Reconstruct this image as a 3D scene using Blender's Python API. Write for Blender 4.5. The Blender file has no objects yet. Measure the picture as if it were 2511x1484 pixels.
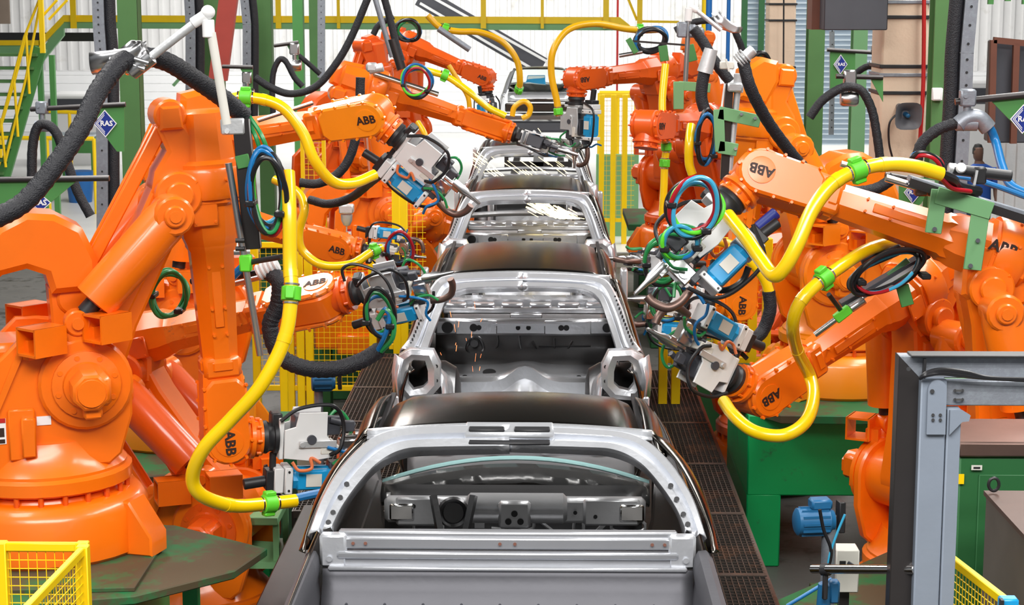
import bpy, math, random
from mathutils import Matrix, Vector as V
random.seed(7)
S = bpy.context.scene
COL = S.collection
R = math.radians
# ---------------------------------------------------------------- camera
CZ = 4.0; F = 4570.0; CX, CY = 1255.5, 742.0
PH = math.atan(755 / F); TH = math.atan(84.5 / F * math.cos(PH))
cam = bpy.data.cameras.new('camera'); cam.sensor_width = 36; cam.lens = F / 2511 * 36
cam.clip_start = .1; cam.clip_end = 300
co = bpy.data.objects.new('camera', cam); COL.objects.link(co)
co.location = (0, 0, CZ); co.rotation_euler = (math.pi / 2 - PH, 0, TH)
S.camera = co
cam.dof.use_dof = True; cam.dof.focus_distance = 9.6; cam.dof.aperture_fstop = 14
RC = co.rotation_euler.to_matrix()
def P(px, py, Y):
    """the point of the place at distance Y down the hall that shows at this spot of the picture"""
    d = RC @ V(((px - CX) / F, -(py - CY) / F, -1)); return V((0, 0, CZ)) + d * (Y / d.y)
# ---------------------------------------------------------------- world, light, exposure
W = bpy.data.worlds.new('world'); S.world = W; W.use_nodes = True
bg = W.node_tree.nodes['Background']; bg.inputs[0].default_value = (.93, .97, 1, 1); bg.inputs[1].default_value = .22
def area(loc, size, power, rot=(0, 0, 0), col=(1, .98, .95)):
    l = bpy.data.lights.new('unseen_ceiling_light', 'AREA'); l.shape = 'RECTANGLE'; l.size, l.size_y = size; l.energy = power; l.color = col
    o = bpy.data.objects.new('unseen_ceiling_light', l); COL.objects.link(o); o.location = loc; o.rotation_euler = rot
    return o
area((0, .6, 8.7), (12, 4.2), 750, (R(10), 0, 0))
for yy in (-.9, .6, 2.1): area((0, yy, 8.5), (9, .35), 330, (R(12), 0, 0))  # unseen strip lamps, added for sharp highlights on arm cover and car frames
area((-4.6, 13, 8.3), (1.6, 12), 650, (0, R(-12), 0))
area((4.6, 13, 8.3), (1.6, 12), 900, (0, R(12), 0))
area((-5, 28, 8.3), (3, 14), 1000); area((5, 28, 8.3), (3, 14), 1000)
area((0, 47, 8.0), (26, 6), 2500, (R(30), 0, 0))  # unseen lamp added at the far end to keep the background bright
S.view_settings.view_transform = 'Standard'; S.view_settings.look = 'None'
S.view_settings.exposure = .16; S.view_settings.gamma = 1; S.view_settings.use_curve_mapping = False
S.cycles.max_bounces = 6; S.cycles.use_denoising = True
# ---------------------------------------------------------------- materials
def mat(name, col, rough=.5, metal=0, var=.12, sc=6, bump=0, emit=0, dirt=None, dsc=3, dth=.62, spec=.5):
    m = bpy.data.materials.new(name); m.use_nodes = True; nt = m.node_tree; N = nt.nodes; L = nt.links
    b = N['Principled BSDF']; b.inputs['Roughness'].default_value = rough; b.inputs['Metallic'].default_value = metal
    b.inputs['Specular IOR Level'].default_value = spec
    tc = N.new('ShaderNodeTexCoord'); n = N.new('ShaderNodeTexNoise'); n.inputs['Scale'].default_value = sc; n.inputs['Detail'].default_value = 6
    L.new(tc.outputs['Object'], n.inputs['Vector'])
    mx = N.new('ShaderNodeMix'); mx.data_type = 'RGBA'
    mx.inputs[6].default_value = (*[c * (1 - var) for c in col], 1); mx.inputs[7].default_value = (*[min(1, c * (1 + var)) for c in col], 1)
    L.new(n.outputs[0], mx.inputs[0]); out = mx.outputs[2]
    if dirt:
        n2 = N.new('ShaderNodeTexNoise'); n2.inputs['Scale'].default_value = dsc; n2.inputs['Detail'].default_value = 9; n2.inputs['Roughness'].default_value = .7
        L.new(tc.outputs['Object'], n2.inputs['Vector'])
        r = N.new('ShaderNodeValToRGB'); r.color_ramp.elements[0].position = dth; r.color_ramp.elements[1].position = dth + .1
        L.new(n2.outputs[0], r.inputs[0]); m2 = N.new('ShaderNodeMix'); m2.data_type = 'RGBA'
        L.new(r.outputs[0], m2.inputs[0]); L.new(out, m2.inputs[6]); m2.inputs[7].default_value = (*dirt, 1); out = m2.outputs[2]
    if 'orange' in name or name in ('amber', 'hose_yellow'): b.inputs['Coat Weight'].default_value = .7; b.inputs['Coat Roughness'].default_value = .16
    L.new(out, b.inputs['Base Color'])
    if bump:
        bp = N.new('ShaderNodeBump'); bp.inputs['Strength'].default_value = bump; bp.inputs['Distance'].default_value = .01
        n3 = N.new('ShaderNodeTexNoise'); n3.inputs['Scale'].default_value = sc * 6; L.new(tc.outputs['Object'], n3.inputs['Vector'])
        L.new(n3.outputs[0], bp.inputs['Height']); L.new(bp.outputs[0], b.inputs['Normal'])
    if emit:
        b.inputs['Emission Color'].default_value = (*col, 1); b.inputs['Emission Strength'].default_value = emit
    return m
M_ = {}
def D(k, *a, **kw): M_[k] = mat(k, *a, **kw)
D('orange_mid', (.95, .215, .0015), .42, 0, .1, 4, .05, spec=.35)
D('orange', (.92, .168, .002), .42, 0, .10, 5, .05, dirt=(.42, .06, .006), dsc=9, dth=.70, spec=.35)
D('orange_worn', (.92, .20, .01), .4, 0, .2, 8, .1, dirt=(.16, .10, .06), dsc=7, dth=.55)
D('amber', (.95, .27, .002), .42, 0, .06, 4)
D('orange_red', (.76, .098, .002), .46, 0, .12, 5, .05, dirt=(.3, .05, .01), dsc=8, dth=.66, spec=.3)
D('logo', (.03, .012, .008), .6, 0)
D('yellow', (.93, .62, .003), .33, 0, .08, 5, dirt=(.55, .33, .01), dsc=7, dth=.68)
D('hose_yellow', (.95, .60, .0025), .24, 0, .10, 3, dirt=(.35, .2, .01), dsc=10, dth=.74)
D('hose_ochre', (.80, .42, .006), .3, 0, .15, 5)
D('clamp_green', (.12, .62, .03), .45, 0, .15, 12)
D('green_paint', (.065, .24, .06), .5, 0, .12, 3, dirt=(.10, .14, .07), dsc=4, dth=.62)
D('green_light', (.17, .38, .17), .5, 0, .1, 3)
D('green_column', (.075, .19, .055), .55, 0, .12, 4)
D('green_base', (.0, .38, .10), .42, 0, .12, 3, dirt=(.02, .17, .06), dsc=6, dth=.6)
D('green_worn', (.02, .15, .05), .6, 0, .3, 4, dirt=(.085, .065, .035), dsc=1.8, dth=.44, spec=.25)
D('green_cabinet', (.02, .12, .035), .5, 0, .1, 3)
D('black', (.018, .018, .02), .45, 0, .3, 10)
D('rubber_wrap', (.011, .0115, .016), .55, 0, .5, 22, .6)
D('cable_black', (.012, .012, .014), .35)
D('cable_blue', (.01, .16, .42), .3)
D('cable_cyan', (.05, .38, .62), .3)
D('cable_green', (.02, .25, .07), .35)
D('cable_lime', (.12, .68, .03), .35)
D('cable_red', (.42, .01, .02), .3)
D('copper_wire', (.65, .16, .05), .4)
D('steel', (.62, .62, .63), .28, 1, .1, 8)
D('chrome', (.8, .8, .8), .15, 1, .05, 8)
D('alu', (.66, .67, .68), .42, .55, .12, 10, .1)
D('alu_white', (.78, .78, .78), .5, .1, .08, 8)
D('galv', (.27, .29, .33), .42, .45, .12, 30, .1, dirt=(.30, .33, .37), dsc=30, dth=.5)
D('grey_paint', (.21, .245, .30), .55, 0, .08, 8, .05)
D('grey_dark', (.06, .062, .075), .45, 0, .15, 5)
D('dark_steel', (.05, .045, .045), .3, .5, .2, 4)
D('brown_steel', (.20, .13, .11), .42, .8, .2, 10)
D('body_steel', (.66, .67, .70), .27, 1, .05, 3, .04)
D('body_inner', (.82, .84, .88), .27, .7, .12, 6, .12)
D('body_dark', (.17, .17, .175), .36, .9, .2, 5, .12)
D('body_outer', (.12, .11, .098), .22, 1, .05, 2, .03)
D('beam_steel', (.55, .56, .58), .32, .5, .12, 6, .1)
D('beam_dark', (.10, .10, .10), .22, .6, .2, 5, .1)
D('sill_steel', (.50, .51, .54), .34, .7, .06, 6, .06)
D('bed_steel', (.105, .105, .118), .6, .6, .08, 5, .08)
D('lid_brown', (.13, .085, .07), .5, .2, .15, 6)
D('grey_horn', (.14, .14, .16), .45, 0, .1, 6)
D('grey_brown', (.17, .15, .13), .5, .3, .2, 4)
D('transformer', (.01, .30, .62), .35, 0, .08, 8)
D('motor_blue', (.015, .12, .27), .4, 0, .2, 8)
D('blue_sign', (.01, .03, .25), .4, 0, .03)
D('white_sign', (.85, .85, .85), .45, 0, .02)
D('red_paint', (.5, .015, .015), .45, 0, .1)
D('red_brown', (.40, .05, .035), .5, 0, .15)
D('blue_pipe', (.01, .12, .38), .45)
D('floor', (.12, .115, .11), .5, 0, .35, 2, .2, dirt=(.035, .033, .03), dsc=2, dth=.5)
D('floor_glare', (.72, .72, .70), .35, 0, .1, 1)
D('wall', (.86, .87, .88), .7, 0, .05, 3)
D('corrugated', (.74, .74, .74), .6, 0, .07, 2, dirt=(.58, .57, .54), dsc=.8, dth=.55)
D('corrugated_dark', (.17, .13, .10), .7, 0, .1, 3)
D('concrete', (.72, .56, .42), .8, 0, .08, 5, .2, dirt=(.55, .41, .3), dsc=2, dth=.6)
D('louvre', (.70, .80, .88), .45, 0, .05)
D('ceiling', (.045, .043, .04), .8)
D('grate', (.06, .052, .046), .45, .5, .3, 8, dirt=(.16, .09, .06), dsc=3, dth=.55)
D('rust_frame', (.14, .045, .025), .6, 0, .3, 4)
D('cream', (.68, .66, .60), .5)
D('skin', (.12, .06, .04), .6); D('hair', (.01, .01, .01), .7); D('shirt', (.01, .06, .28), .8); D('trousers', (.02, .03, .08), .8)
D('glass_edge', (.25, .42, .42), .1, 0, .1)
D('spark', (1, .82, .42), .5, 0, 0, emit=3.6)
D('spark_orange', (1, .25, .08), .5, 0, 0, emit=3)
D('led_red', (1, .02, .02), .5, emit=3)
D('cardboard', (.35, .30, .26), .5, 0, .2, 5)
# glass for the finished car
g = bpy.data.materials.new('glass'); g.use_nodes = True; gb = g.node_tree.nodes['Principled BSDF']
gb.inputs['Transmission Weight'].default_value = 1; gb.inputs['Roughness'].default_value = .02; gb.inputs['IOR'].default_value = 1.1
gb.inputs['Base Color'].default_value = (.9, 1, .98, 1); M_['glass'] = g
# ---------------------------------------------------------------- mesh helpers
ORG = {}
def frame(o, xa, za=None):
    """matrix with origin o, local X along xa, local Z near za"""
    x = V(xa).normalized(); z = V(za) if za is not None else (V((0, 0, 1)) if abs(x.z) < .95 else V((0, 1, 0)))
    y = z.cross(x).normalized(); z = x.cross(y)
    m = Matrix((x, y, z)).transposed().to_4x4(); m.translation = V(o); return m
class MB:
    def __init__(s, T=None): s.v = []; s.f = []; s.T = T or Matrix(); s.cuts = []
    def cut(s):
        if s.v: s.cuts.append((len(s.v), len(s.f)))
    def add(s, vs, fs, T=None):
        T = s.T @ T if T is not None else s.T
        n = len(s.v); s.v += [T @ V(p) for p in vs]; s.f += [tuple(i + n for i in q) for q in fs]; return s
    def box(s, c, d, T=None, b=0):
        x, y, z = [k / 2 for k in d]; c = V(c)
        if b:
            b = min(b, x * .9, y * .9, z * .9); vs = []
            for sx in (-1, 1):
                for sy in (-1, 1):
                    for sz in (-1, 1):
                        vs += [c + V((sx * x, sy * (y - b), sz * (z - b))), c + V((sx * (x - b), sy * y, sz * (z - b))), c + V((sx * (x - b), sy * (y - b), sz * z))]
            def I(sx, sy, sz, k): return ((sx > 0) * 4 + (sy > 0) * 2 + (sz > 0)) * 3 + k
            fs = []
            for q in (-1, 1):
                fs.append([I(q, a, e, 0) for a, e in ((-1, -1), (1, -1), (1, 1), (-1, 1))][::q])
                fs.append([I(a, q, e, 1) for a, e in ((-1, -1), (1, -1), (1, 1), (-1, 1))][::-q])
                fs.append([I(a, e, q, 2) for a, e in ((-1, -1), (1, -1), (1, 1), (-1, 1))][::q])
            for a in (-1, 1):
                for e in (-1, 1):
                    w = a * e
                    fs.append([I(a, e, -1, 0), I(a, e, -1, 1), I(a, e, 1, 1), I(a, e, 1, 0)][::w])
                    fs.append([I(-1, a, e, 1), I(-1, a, e, 2), I(1, a, e, 2), I(1, a, e, 1)][::w])
                    fs.append([I(a, -1, e, 2), I(a, -1, e, 0), I(a, 1, e, 0), I(a, 1, e, 2)][::w])
                    for h in (-1, 1): fs.append([I(a, e, h, 0), I(a, e, h, 1), I(a, e, h, 2)][::w * h])
            return s.add(vs, fs, T)
        vs = [c + V((i, j, k)) for i in (-x, x) for j in (-y, y) for k in (-z, z)]
        return s.add(vs, [(0, 1, 3, 2), (4, 6, 7, 5), (0, 4, 5, 1), (2, 3, 7, 6), (0, 2, 6, 4), (1, 5, 7, 3)], T)
    def bar(s, a, b, w, h, up=None, b_=0):
        a, b = V(a), V(b); L = (b - a).length; T = frame((a + b) / 2, b - a, up); return s.box((0, 0, 0), (L, w, h), T, b_)
    def cyl(s, a, b, r, r2=None, n=20, ch=0, rot=0):
        a, b = V(a), V(b); r2 = r if r2 is None else r2; L = (b - a).length; T = frame(a, b - a)
        pr = [(0, r), (L, r2)]
        if ch: pr = [(0, r - ch), (ch, r), (L - ch, r2), (L, r2 - ch)]
        return s.lathe(pr, T, n, rot)
    def lathe(s, pr, T=None, n=24, rot=0):
        """profile of (along X, radius), closed with caps"""
        vs = []; fs = []
        for x, r in pr:
            for i in range(n):
                t = 2 * math.pi * (i + rot) / n; vs.append((x, math.cos(t) * r, math.sin(t) * r))
        for k in range(len(pr) - 1):
            for i in range(n):
                j = (i + 1) % n; fs.append((k * n + i, k * n + j, (k + 1) * n + j, (k + 1) * n + i)[::-1])
        fs.append(tuple(range(n))); fs.append(tuple(range((len(pr) - 1) * n, len(pr) * n))[::-1])
        fs = [q[::-1] for q in fs]
        return s.add(vs, fs, T)
    def prism(s, poly, y0, y1, T=None, b=0):
        """polygon in local XZ pushed along Y, with an optional chamfer"""
        n = len(poly); A = sum(poly[i][0] * poly[(i + 1) % n][1] - poly[(i + 1) % n][0] * poly[i][1] for i in range(n))
        if A < 0: poly = poly[::-1]
        def inset(d):
            out = []
            for i in range(n):
                p0, p1, p2 = V(poly[i - 1]), V(poly[i]), V(poly[(i + 1) % n])
                e1 = (p1 - p0).normalized(); e2 = (p2 - p1).normalized(); n1 = V((-e1.y, e1.x)); n2 = V((-e2.y, e2.x))
                k = (n1 + n2); l = k.length
                k = k / max(l * l / 2, .4) if l > 1e-6 else n1
                out.append(p1 + k * d)
            return out
        rings = [(y0, poly), (y1, poly)] if not b else [(y0, inset(b)), (y0 + b, poly), (y1 - b, poly), (y1, inset(b))]
        vs = [(p[0], y, p[1]) for y, q in rings for p in q]; fs = []
        for k in range(len(rings) - 1):
            for i in range(n):
                j = (i + 1) % n; fs.append((k * n + i, (k + 1) * n + i, (k + 1) * n + j, k * n + j))
        fs.append(tuple(range(n))); fs.append(tuple(range((len(rings) - 1) * n, len(rings) * n))[::-1])
        return s.add(vs, fs, T)
    def grid(s, rows, close=False, T=None):
        n = len(rows[0]); vs = [p for r in rows for p in r]; fs = []
        for k in range(len(rows) - 1):
            for i in range(n if close else n - 1):
                j = (i + 1) % n; fs.append((k * n + i, k * n + j, (k + 1) * n + j, (k + 1) * n + i))
        return s.add(vs, fs, T)
    def tube(s, pts, r, n=10, sub=6, closed=False, wob=0, cap=True):
        pts = [V(p) for p in pts]
        if sub > 1 and len(pts) > 2:
            q = []; m = len(pts)
            for i in range(m if closed else m - 1):
                p0 = pts[i - 1] if (i or closed) else pts[0] * 2 - pts[1]; p1 = pts[i]; p2 = pts[(i + 1) % m]
                p3 = pts[(i + 2) % m] if (i + 2 < m or closed) else pts[-1] * 2 - pts[-2]
                for k in range(sub):
                    t = k / sub; q.append(.5 * (2 * p1 + (p2 - p0) * t + (2 * p0 - 5 * p1 + 4 * p2 - p3) * t * t + (3 * p1 - p0 - 3 * p2 + p3) * t ** 3))
            if not closed: q.append(pts[-1])
            pts = q
        m = len(pts); nv = None; rows = []
        for i in range(m):
            t = (pts[(i + 1) % m] - pts[i - 1]) if (0 < i < m - 1 or closed) else (pts[1] - pts[0] if i == 0 else pts[-1] - pts[-2])
            t.normalize()
            if nv is None: nv = t.orthogonal().normalized()
            nv = (nv - t * nv.dot(t)).normalized(); b = t.cross(nv)
            rr = r[min(i * len(r) // m, len(r) - 1)] if isinstance(r, (list, tuple)) else r
            if wob: rr *= 1 + wob * math.sin(i * 2.4) * random.uniform(.4, 1)
            rows.append([pts[i] + (nv * math.cos(2 * math.pi * k / n) + b * math.sin(2 * math.pi * k / n)) * rr for k in range(n)])
        if closed: rows.append(rows[0])
        s.grid(rows, True)
        if cap and not closed:
            k = len(s.v); s.f.append(tuple(range(k - n, k))); s.f.append(tuple(range(k - m * n, k - m * n + n))[::-1])
        return s
    def sphere(s, c, r, T=None, n=16, sz=(1, 1, 1)):
        pr = [(-math.cos(math.pi * i / 10) * r, max(1e-4, math.sin(math.pi * i / 10) * r)) for i in range(11)]
        Tm = Matrix.Translation(V(c)) @ Matrix.Diagonal((*sz, 1)); return s.lathe(pr, (T @ Tm) if T is not None else Tm, n)
    def build(s, name, m, parent=None, smooth=38, extra=None, **tags):
        if s.cuts:
            cs = [(0, 0)] + s.cuts + [(len(s.v), len(s.f))]; o = None
            for (v0, f0), (v1, f1) in zip(cs, cs[1:]):
                if v1 > v0:
                    q = MB(); q.v = s.v[v0:v1]; q.f = [tuple(i - v0 for i in f) for f in s.f[f0:f1]]; o = q.build(name, m, parent, smooth, **tags)
            return o
        me = bpy.data.meshes.new(name); pts = s.v
        lo = V([min(p[i] for p in pts) for i in range(3)]); hi = V([max(p[i] for p in pts) for i in range(3)])
        o0 = V(((lo.x + hi.x) / 2, (lo.y + hi.y) / 2, lo.z))
        me.from_pydata([p - o0 for p in pts], [], s.f); me.validate(); me.materials.append(M_[m] if isinstance(m, str) else m)
        if extra and extra[0] < len(me.polygons):
            me.materials.append(M_[extra[1]])
            for p_ in me.polygons[extra[0]:]: p_.material_index = 1
        me.polygons.foreach_set('use_smooth', [True] * len(me.polygons)); me.set_sharp_from_angle(angle=R(smooth)); me.update()
        o = bpy.data.objects.new(name, me); COL.objects.link(o); ORG[o] = o0
        if parent is not None: o.parent = parent; o.location = o0 - ORG[parent]
        else: o.location = o0
        for k, x in tags.items(): o[k] = x
        return o
def thing(name, label, cat, loc, group=None):
    o = bpy.data.objects.new(name, None); COL.objects.link(o); o.location = V(loc); ORG[o] = V(loc); o.empty_display_size = .1
    o['label'] = label; o['category'] = cat
    if group: o['group'] = group
    return o
def one(mb, name, m, label, cat, group=None):
    o = mb.build(name, m); o['label'] = label; o['category'] = cat
    if group: o['group'] = group
    return o
def struct(mb, name, m): return mb.build(name, m, kind='structure')
_tx = {}
def text(mb, s, size, T, bold=.02, depth=.002):
    """lettering centred on the frame T: X reads along, Y is the letters' up, Z faces the reader"""
    k = (s, bold)
    if k not in _tx:
        cu = bpy.data.curves.new('t', 'FONT'); cu.body = s; cu.align_x = 'CENTER'; cu.align_y = 'CENTER'; cu.extrude = .02; cu.offset = bold; cu.resolution_u = 2
        o = bpy.data.objects.new('t', cu); COL.objects.link(o); dg = bpy.context.evaluated_depsgraph_get()
        me = bpy.data.meshes.new_from_object(o.evaluated_get(dg)); _tx[k] = ([v.co.copy() for v in me.vertices], [tuple(p.vertices) for p in me.polygons])
        bpy.data.objects.remove(o); bpy.data.meshes.remove(me)
    vs, fs = _tx[k]; return mb.add([(p.x * size, p.y * size, p.z * depth / .02) for p in vs], fs, T)
def Rt(a, ax): return Matrix.Rotation(R(a), 4, ax)
def Tr(x, y, z): return Matrix.Translation((x, y, z))
def plane_frame(x, z, deg): return Tr(x, 0, z) @ Rt(-deg, 'Y')
def arc(cx, cz, r, a0, a1, n=8): return [(cx + r * math.cos(R(a0 + (a1 - a0) * i / n)), cz + r * math.sin(R(a0 + (a1 - a0) * i / n))) for i in range(n + 1)]
# ---------------------------------------------------------------- the hall
m = MB(); m.box((0, 30, -.05), (50, 90, .1)); struct(m, 'floor', 'floor')
m = MB(); m.box((0, 45, .004), (44, 32, .02)); struct(m, 'floor_far', 'floor_glare')  # pale colour paints in the blown-out reflection on the far floor
m = MB(); m.box((0, 34, 9.2), (46, 56, .2)); struct(m, 'ceiling', 'ceiling')
def corrugated(mb, x0, x1, Y, z0, z1, p=.34, d=.06):
    n = int((x1 - x0) / p); a = []; 
    for i in range(n):
        x = x0 + i * p; a += [(x, 0), (x + p * .55, 0), (x + p * .62, -d), (x + p * .9, -d), (x + p * .97, 0)]
    mb.grid([[(x, Y + y, z0) for x, y in a], [(x, Y + y, z1) for x, y in a]])
m = MB(); corrugated(m, -18, 20, 55, 1.8, 4.3); m.box((1, 55.1, 1.76), (38, .3, .1)); m.box((1, 55.3, 2.15), (38, .3, 4.3)) ; 
b = struct(m, 'wall_back', 'corrugated')
m = MB(); m.box((1, 54.8, .9), (38, .3, 1.76))
for k in range(7): m.box((1, 54.64, .25 + k * .24), (38, .012, .02))
struct(m, 'wall_back_plinth', 'wall')
m = MB(); m.box((0, 54.9, 6.7), (40, .6, 4.8)); struct(m, 'trim_1', 'ceiling')
m = MB(); corrugated(m, -17, -14.9, 52, 3.25, 5.2, .3); m.box((-16, 52.1, 4.2), (2.2, .1, 2)); struct(m, 'trim_2', 'corrugated_dark')
# louvred window to the right
def louvres(name, px0, px1, Y, ztop, zbot):
    a = P(px0, 0, Y); b = P(px1, 0, Y); m = MB(); w = b.x - a.x
    m.box(((a.x + b.x) / 2, Y + .1, (ztop + zbot) / 2), (w, .04, ztop - zbot)); k = zbot
    while k < ztop:
        m.box(((a.x + b.x) / 2, Y, k), (w, .1, .022), Tr(0, 0, 0)); k += .105
    return struct(m, name, 'louvre')
louvres('window_1', 1822, 2186, 38, 5.0, 1.0)
m = MB()
for px in (1826, 1868): m.box((P(px, 0, 37.6).x, 37.6, 3), (.115, .1, 4.6))
struct(m, 'trim_3', 'green_cabinet')
# ---------------------------------------------------------------- mezzanine walkway and stairs
YM = 42
root = thing('mezzanine_walkway', 'raised green walkway beam with yellow kick rail crossing in front of white back wall', 'walkway', P(900, 60, YM))
def strip(mb, a, b, h, Y, d=.12):
    """a board seen edge on from pixel a to pixel b (its top edge)"""
    A = P(*a, Y); B = P(*b, Y); mb.prism([(A.x, A.z), (B.x, B.z), (B.x, B.z - h), (A.x, A.z - h)], Y, Y + d)
m = MB(); strip(m, (155, 37), (1520, 42), .15, YM); strip(m, (155, 37), (95, 100), .17, YM); strip(m, (-30, 99), (100, 99), .11, YM); strip(m, (1520, 42), (1545, 62), .15, YM)
m.build('kick_rail', 'yellow', root)
m = MB(); strip(m, (155, 52), (1520, 57), .16, YM + .05); strip(m, (155, 54), (100, 122), .30, YM + .05); strip(m, (-30, 110), (100, 110), .24, YM + .05); m.build('edge_beam', 'green_light', root)
m = MB(); strip(m, (-30, 80), (235, 80), .20, YM + 1.5); m.build('deck_girder', 'black', root)
for px, w in ((175, .13), (680, .12), (828, .07), (1185, .12), (1330, .07), (1487, .13), (1570, .12)):
    t = P(px, -60, YM - .1); b = P(px, 70, YM - .1); MB().box(((t.x), YM - .06, (t.z + b.z) / 2), (w, .05, t.z - b.z)).build('rail_post', 'yellow', root)
for a, b in (((1525, -40), (1562, 50)), ((1562, 52), (1665, 54))):
    MB().tube([P(*a, YM), P(*b, YM)], .03, 8, 1).build('rail_post', 'yellow', root)
root = thing('stair', 'green steel stair with thin yellow handrails descending at the far left', 'stairs', P(60, 420, 30))
YS = 30
m = MB(); A = P(100, 118, YS); B = P(8, 440, YS); m.bar(A, B, .2, .08, (0, 1, 0)); A2 = A + V((-1.2, 0, 0)); m.bar(A2, B + V((-1.2, 0, 0)), .2, .08, (0, 1, 0)); m.build('stringer', 'green_paint', root)
for i in range(10):
    q = A.lerp(B, (i + .5) / 10); MB().box((q.x - .6, YS, q.z), (1.2, .28, .045)).build('step', 'green_column', root)
for a, b in (((96, 0), (60, 90)), ((60, 90), (-5, 330)), ((66, 80), (38, 190)), ((38, 190), (-4, 330)), ((100, 0), (64, 190)), ((64, 190), (12, 400)), ((140, 0), (104, 40)), ((165, 0), (120, 48)), ((64, 85), (72, 230)), ((34, 185), (44, 335)), ((2, 290), (14, 410))):
    MB().tube([P(*a, YS - .2), P(*b, YS - .2)], .022, 8, 1).build('handrail', 'yellow', root)
m = MB(); q = P(100, 0, YS - .3); z1 = P(100, 130, YS - .3).z; m.box((q.x, YS - .3, (5 + z1) / 2), (.075, .06, 5 - z1)); m.build('handrail_post', 'yellow', root)
for px in (97, 127):
    q = P(px, 135, YS + .2); one(MB().box((q.x, YS + .2, q.z / 2), (.085, .085, q.z)), 'support_post', 'green_paint', 'slim green post under the stair landing, %s of the pair' % ('left' if px < 100 else 'right'), 'post')
# ---------------------------------------------------------------- columns and posts
def column(px, Y, w, label, m='green_column', top=6.5, pyb=None):
    r = thing('steel_column', label, 'column', (P(px, 0, Y).x, Y, 0)); x = P(px, 0, Y).x
    a = MB(); a.box((x - w * .0, Y, top / 2), (w, .03, top)); a.box((x, Y + .2, top / 2), (w, .02, top)); a.build('flange', m, r)
    MB().box((x, Y + .1, top / 2), (.015, .2, top)).build('web', m, r)
    a = MB(); a.box((x + w * .46, Y + .1, top / 2), (w * .08, .2, top)); a.build('side_plate', m, r)
    return r
column(311, 19.5, .205, 'wide green steel column behind the white boom, leftmost of the tall columns')
column(519, 22, .21, 'green steel column behind the steep white pole')
column(646, 26, .20, 'green steel column right of the red slanting beam')
column(729, 34, .19, 'pale green column seen between two darker ones', 'green_paint')
column(768, 38, .18, 'narrow green column beside the fourth perforated grey post')
column(2005, 20, .17, 'green column left of the hanging grey box')
column(2113, 23, .17, 'green column under the hanging grey box', 'green_light')
column(2316, 15, .145, 'dark green column beside the pillar with the red pipe')
def post(pts, Y, w, label, side=1, cab=True):
    """perforated strut with a black cable running down its side"""
    r = thing('perforated_strut', label, 'post', P(*pts[-1], Y)); a = MB(); q = [P(*p, Y) for p in pts]
    for i in range(len(q) - 1): a.bar(q[i], q[i + 1], .05, w, (1, 0, 0))
    f0 = len(a.f); L = (q[-1] - q[0]).length; n = int(L / .12)
    for i in range(min(n, 40)):
        t = i / n * (len(q) - 1); k = int(t); c = q[k].lerp(q[min(k + 1, len(q) - 1)], t - k); a.cyl(c + V((0, -.03, 0)), c + V((0, -.022, 0)), .009, n=8)
    a.build('strut', 'galv', r, extra=(f0, 'black'))
    if cab:
        a = MB(); a.tube([p + V((side * (w * .5 + .045), .03, 0)) for p in q], .05, 10, 4); a.build('cable_trunk', 'rubber_wrap', r)
    return r
post([(240, -30), (243, 60), (250, 160), (252, 420), (252, 620)], 17, .105, 'perforated grey strut with black cable beside the widest green column')
post([(463, -30), (468, 60), (468, 200), (466, 420)], 21.5, .115, 'perforated grey strut behind the thick black hose and white pole')
post([(597, -30), (606, 60), (606, 200), (604, 330)], 25.5, .115, 'perforated grey strut next to the red slanting beam')
post([(788, -30), (788, 60), (788, 190)], 33, .13, 'short visible perforated grey strut above orange counterweight', -1, False)
post([(2384, -30), (2370, 130), (2366, 240), (2355, 420), (2350, 620)], 12.5, .085, 'bent perforated grey strut with cable at the right, beside the blue-shirted person', -1)
post([(2160, 76), (2160, 300), (2158, 480)], 19, .06, 'thin grey strut just left of the beige pillar', -1, False)
post([(2040, 76), (2040, 240), (2038, 330)], 24, .06, 'thin grey strut left of the small blue-and-white sign', -1, False)
one(MB().bar(P(563, -20, 21), P(535, 195, 21), .20, .12, (0, 1, 0)), 'slanting_beam', 'red_brown', 'red slanting steel beam between green columns, upper left', 'beam')
# concrete pillars
def pillar(px0, px1, Y, label, bands):
    a = P(px0, 0, Y); b = P(px1, 0, Y); r = thing('concrete_pillar', label, 'pillar', ((a.x + b.x) / 2, Y, 0)); w = b.x - a.x
    MB().box(((a.x + b.x) / 2, Y + .25, 3.2), (w, .5, 6.4), b=.02).build('shaft', 'concrete', r)
    for py, mm in bands:
        z = P(px0, py, Y).z; MB().box(((a.x + b.x) / 2, Y + .25, z), (w + .03, .53, .03), b=.004).build('strap', mm, r)
    return r
pr = pillar(2166, 2281, 16, 'beige concrete pillar carrying the horn loudspeaker and red pipe', ((42, 'black'), (163, 'black'), (184, 'galv'), (228, 'black'), (5, 'galv')))
pillar(1888, 1953, 27, 'beige concrete pillar farther back, right of the green posts', ((10, 'black'), (50, 'black'), (165, 'black')))
m = MB(); m.tube([P(2266, -30, 15.9), P(2264, 200, 15.9), P(2256, 345, 15.9)], .018, 10); one(m, 'fire_pipe', 'red_paint', 'thin red vertical pipe running down the beige pillar', 'pipe')
m = MB(); m.tube([P(2294, -30, 15.6), P(2292, 620, 15.6)], .02, 8, 1); one(m, 'cable_conduit', 'black', 'black vertical conduit between the beige pillar and dark green column', 'conduit')
m = MB(); m.tube([P(1922, -30, 26.6), P(1921, 190, 26.6)], .012, 8, 1); one(m, 'thin_conduit', 'black', 'thin black conduit down the middle of the farther beige pillar', 'conduit')
r = thing('horn_loudspeaker', 'grey horn loudspeaker with blue centre strapped to the beige pillar', 'loudspeaker', P(2225, 285, 15.5))
c = P(2228, 285, 15.5); T = frame(c, (.12, -1, -.12)); m = MB(); q = []
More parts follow.
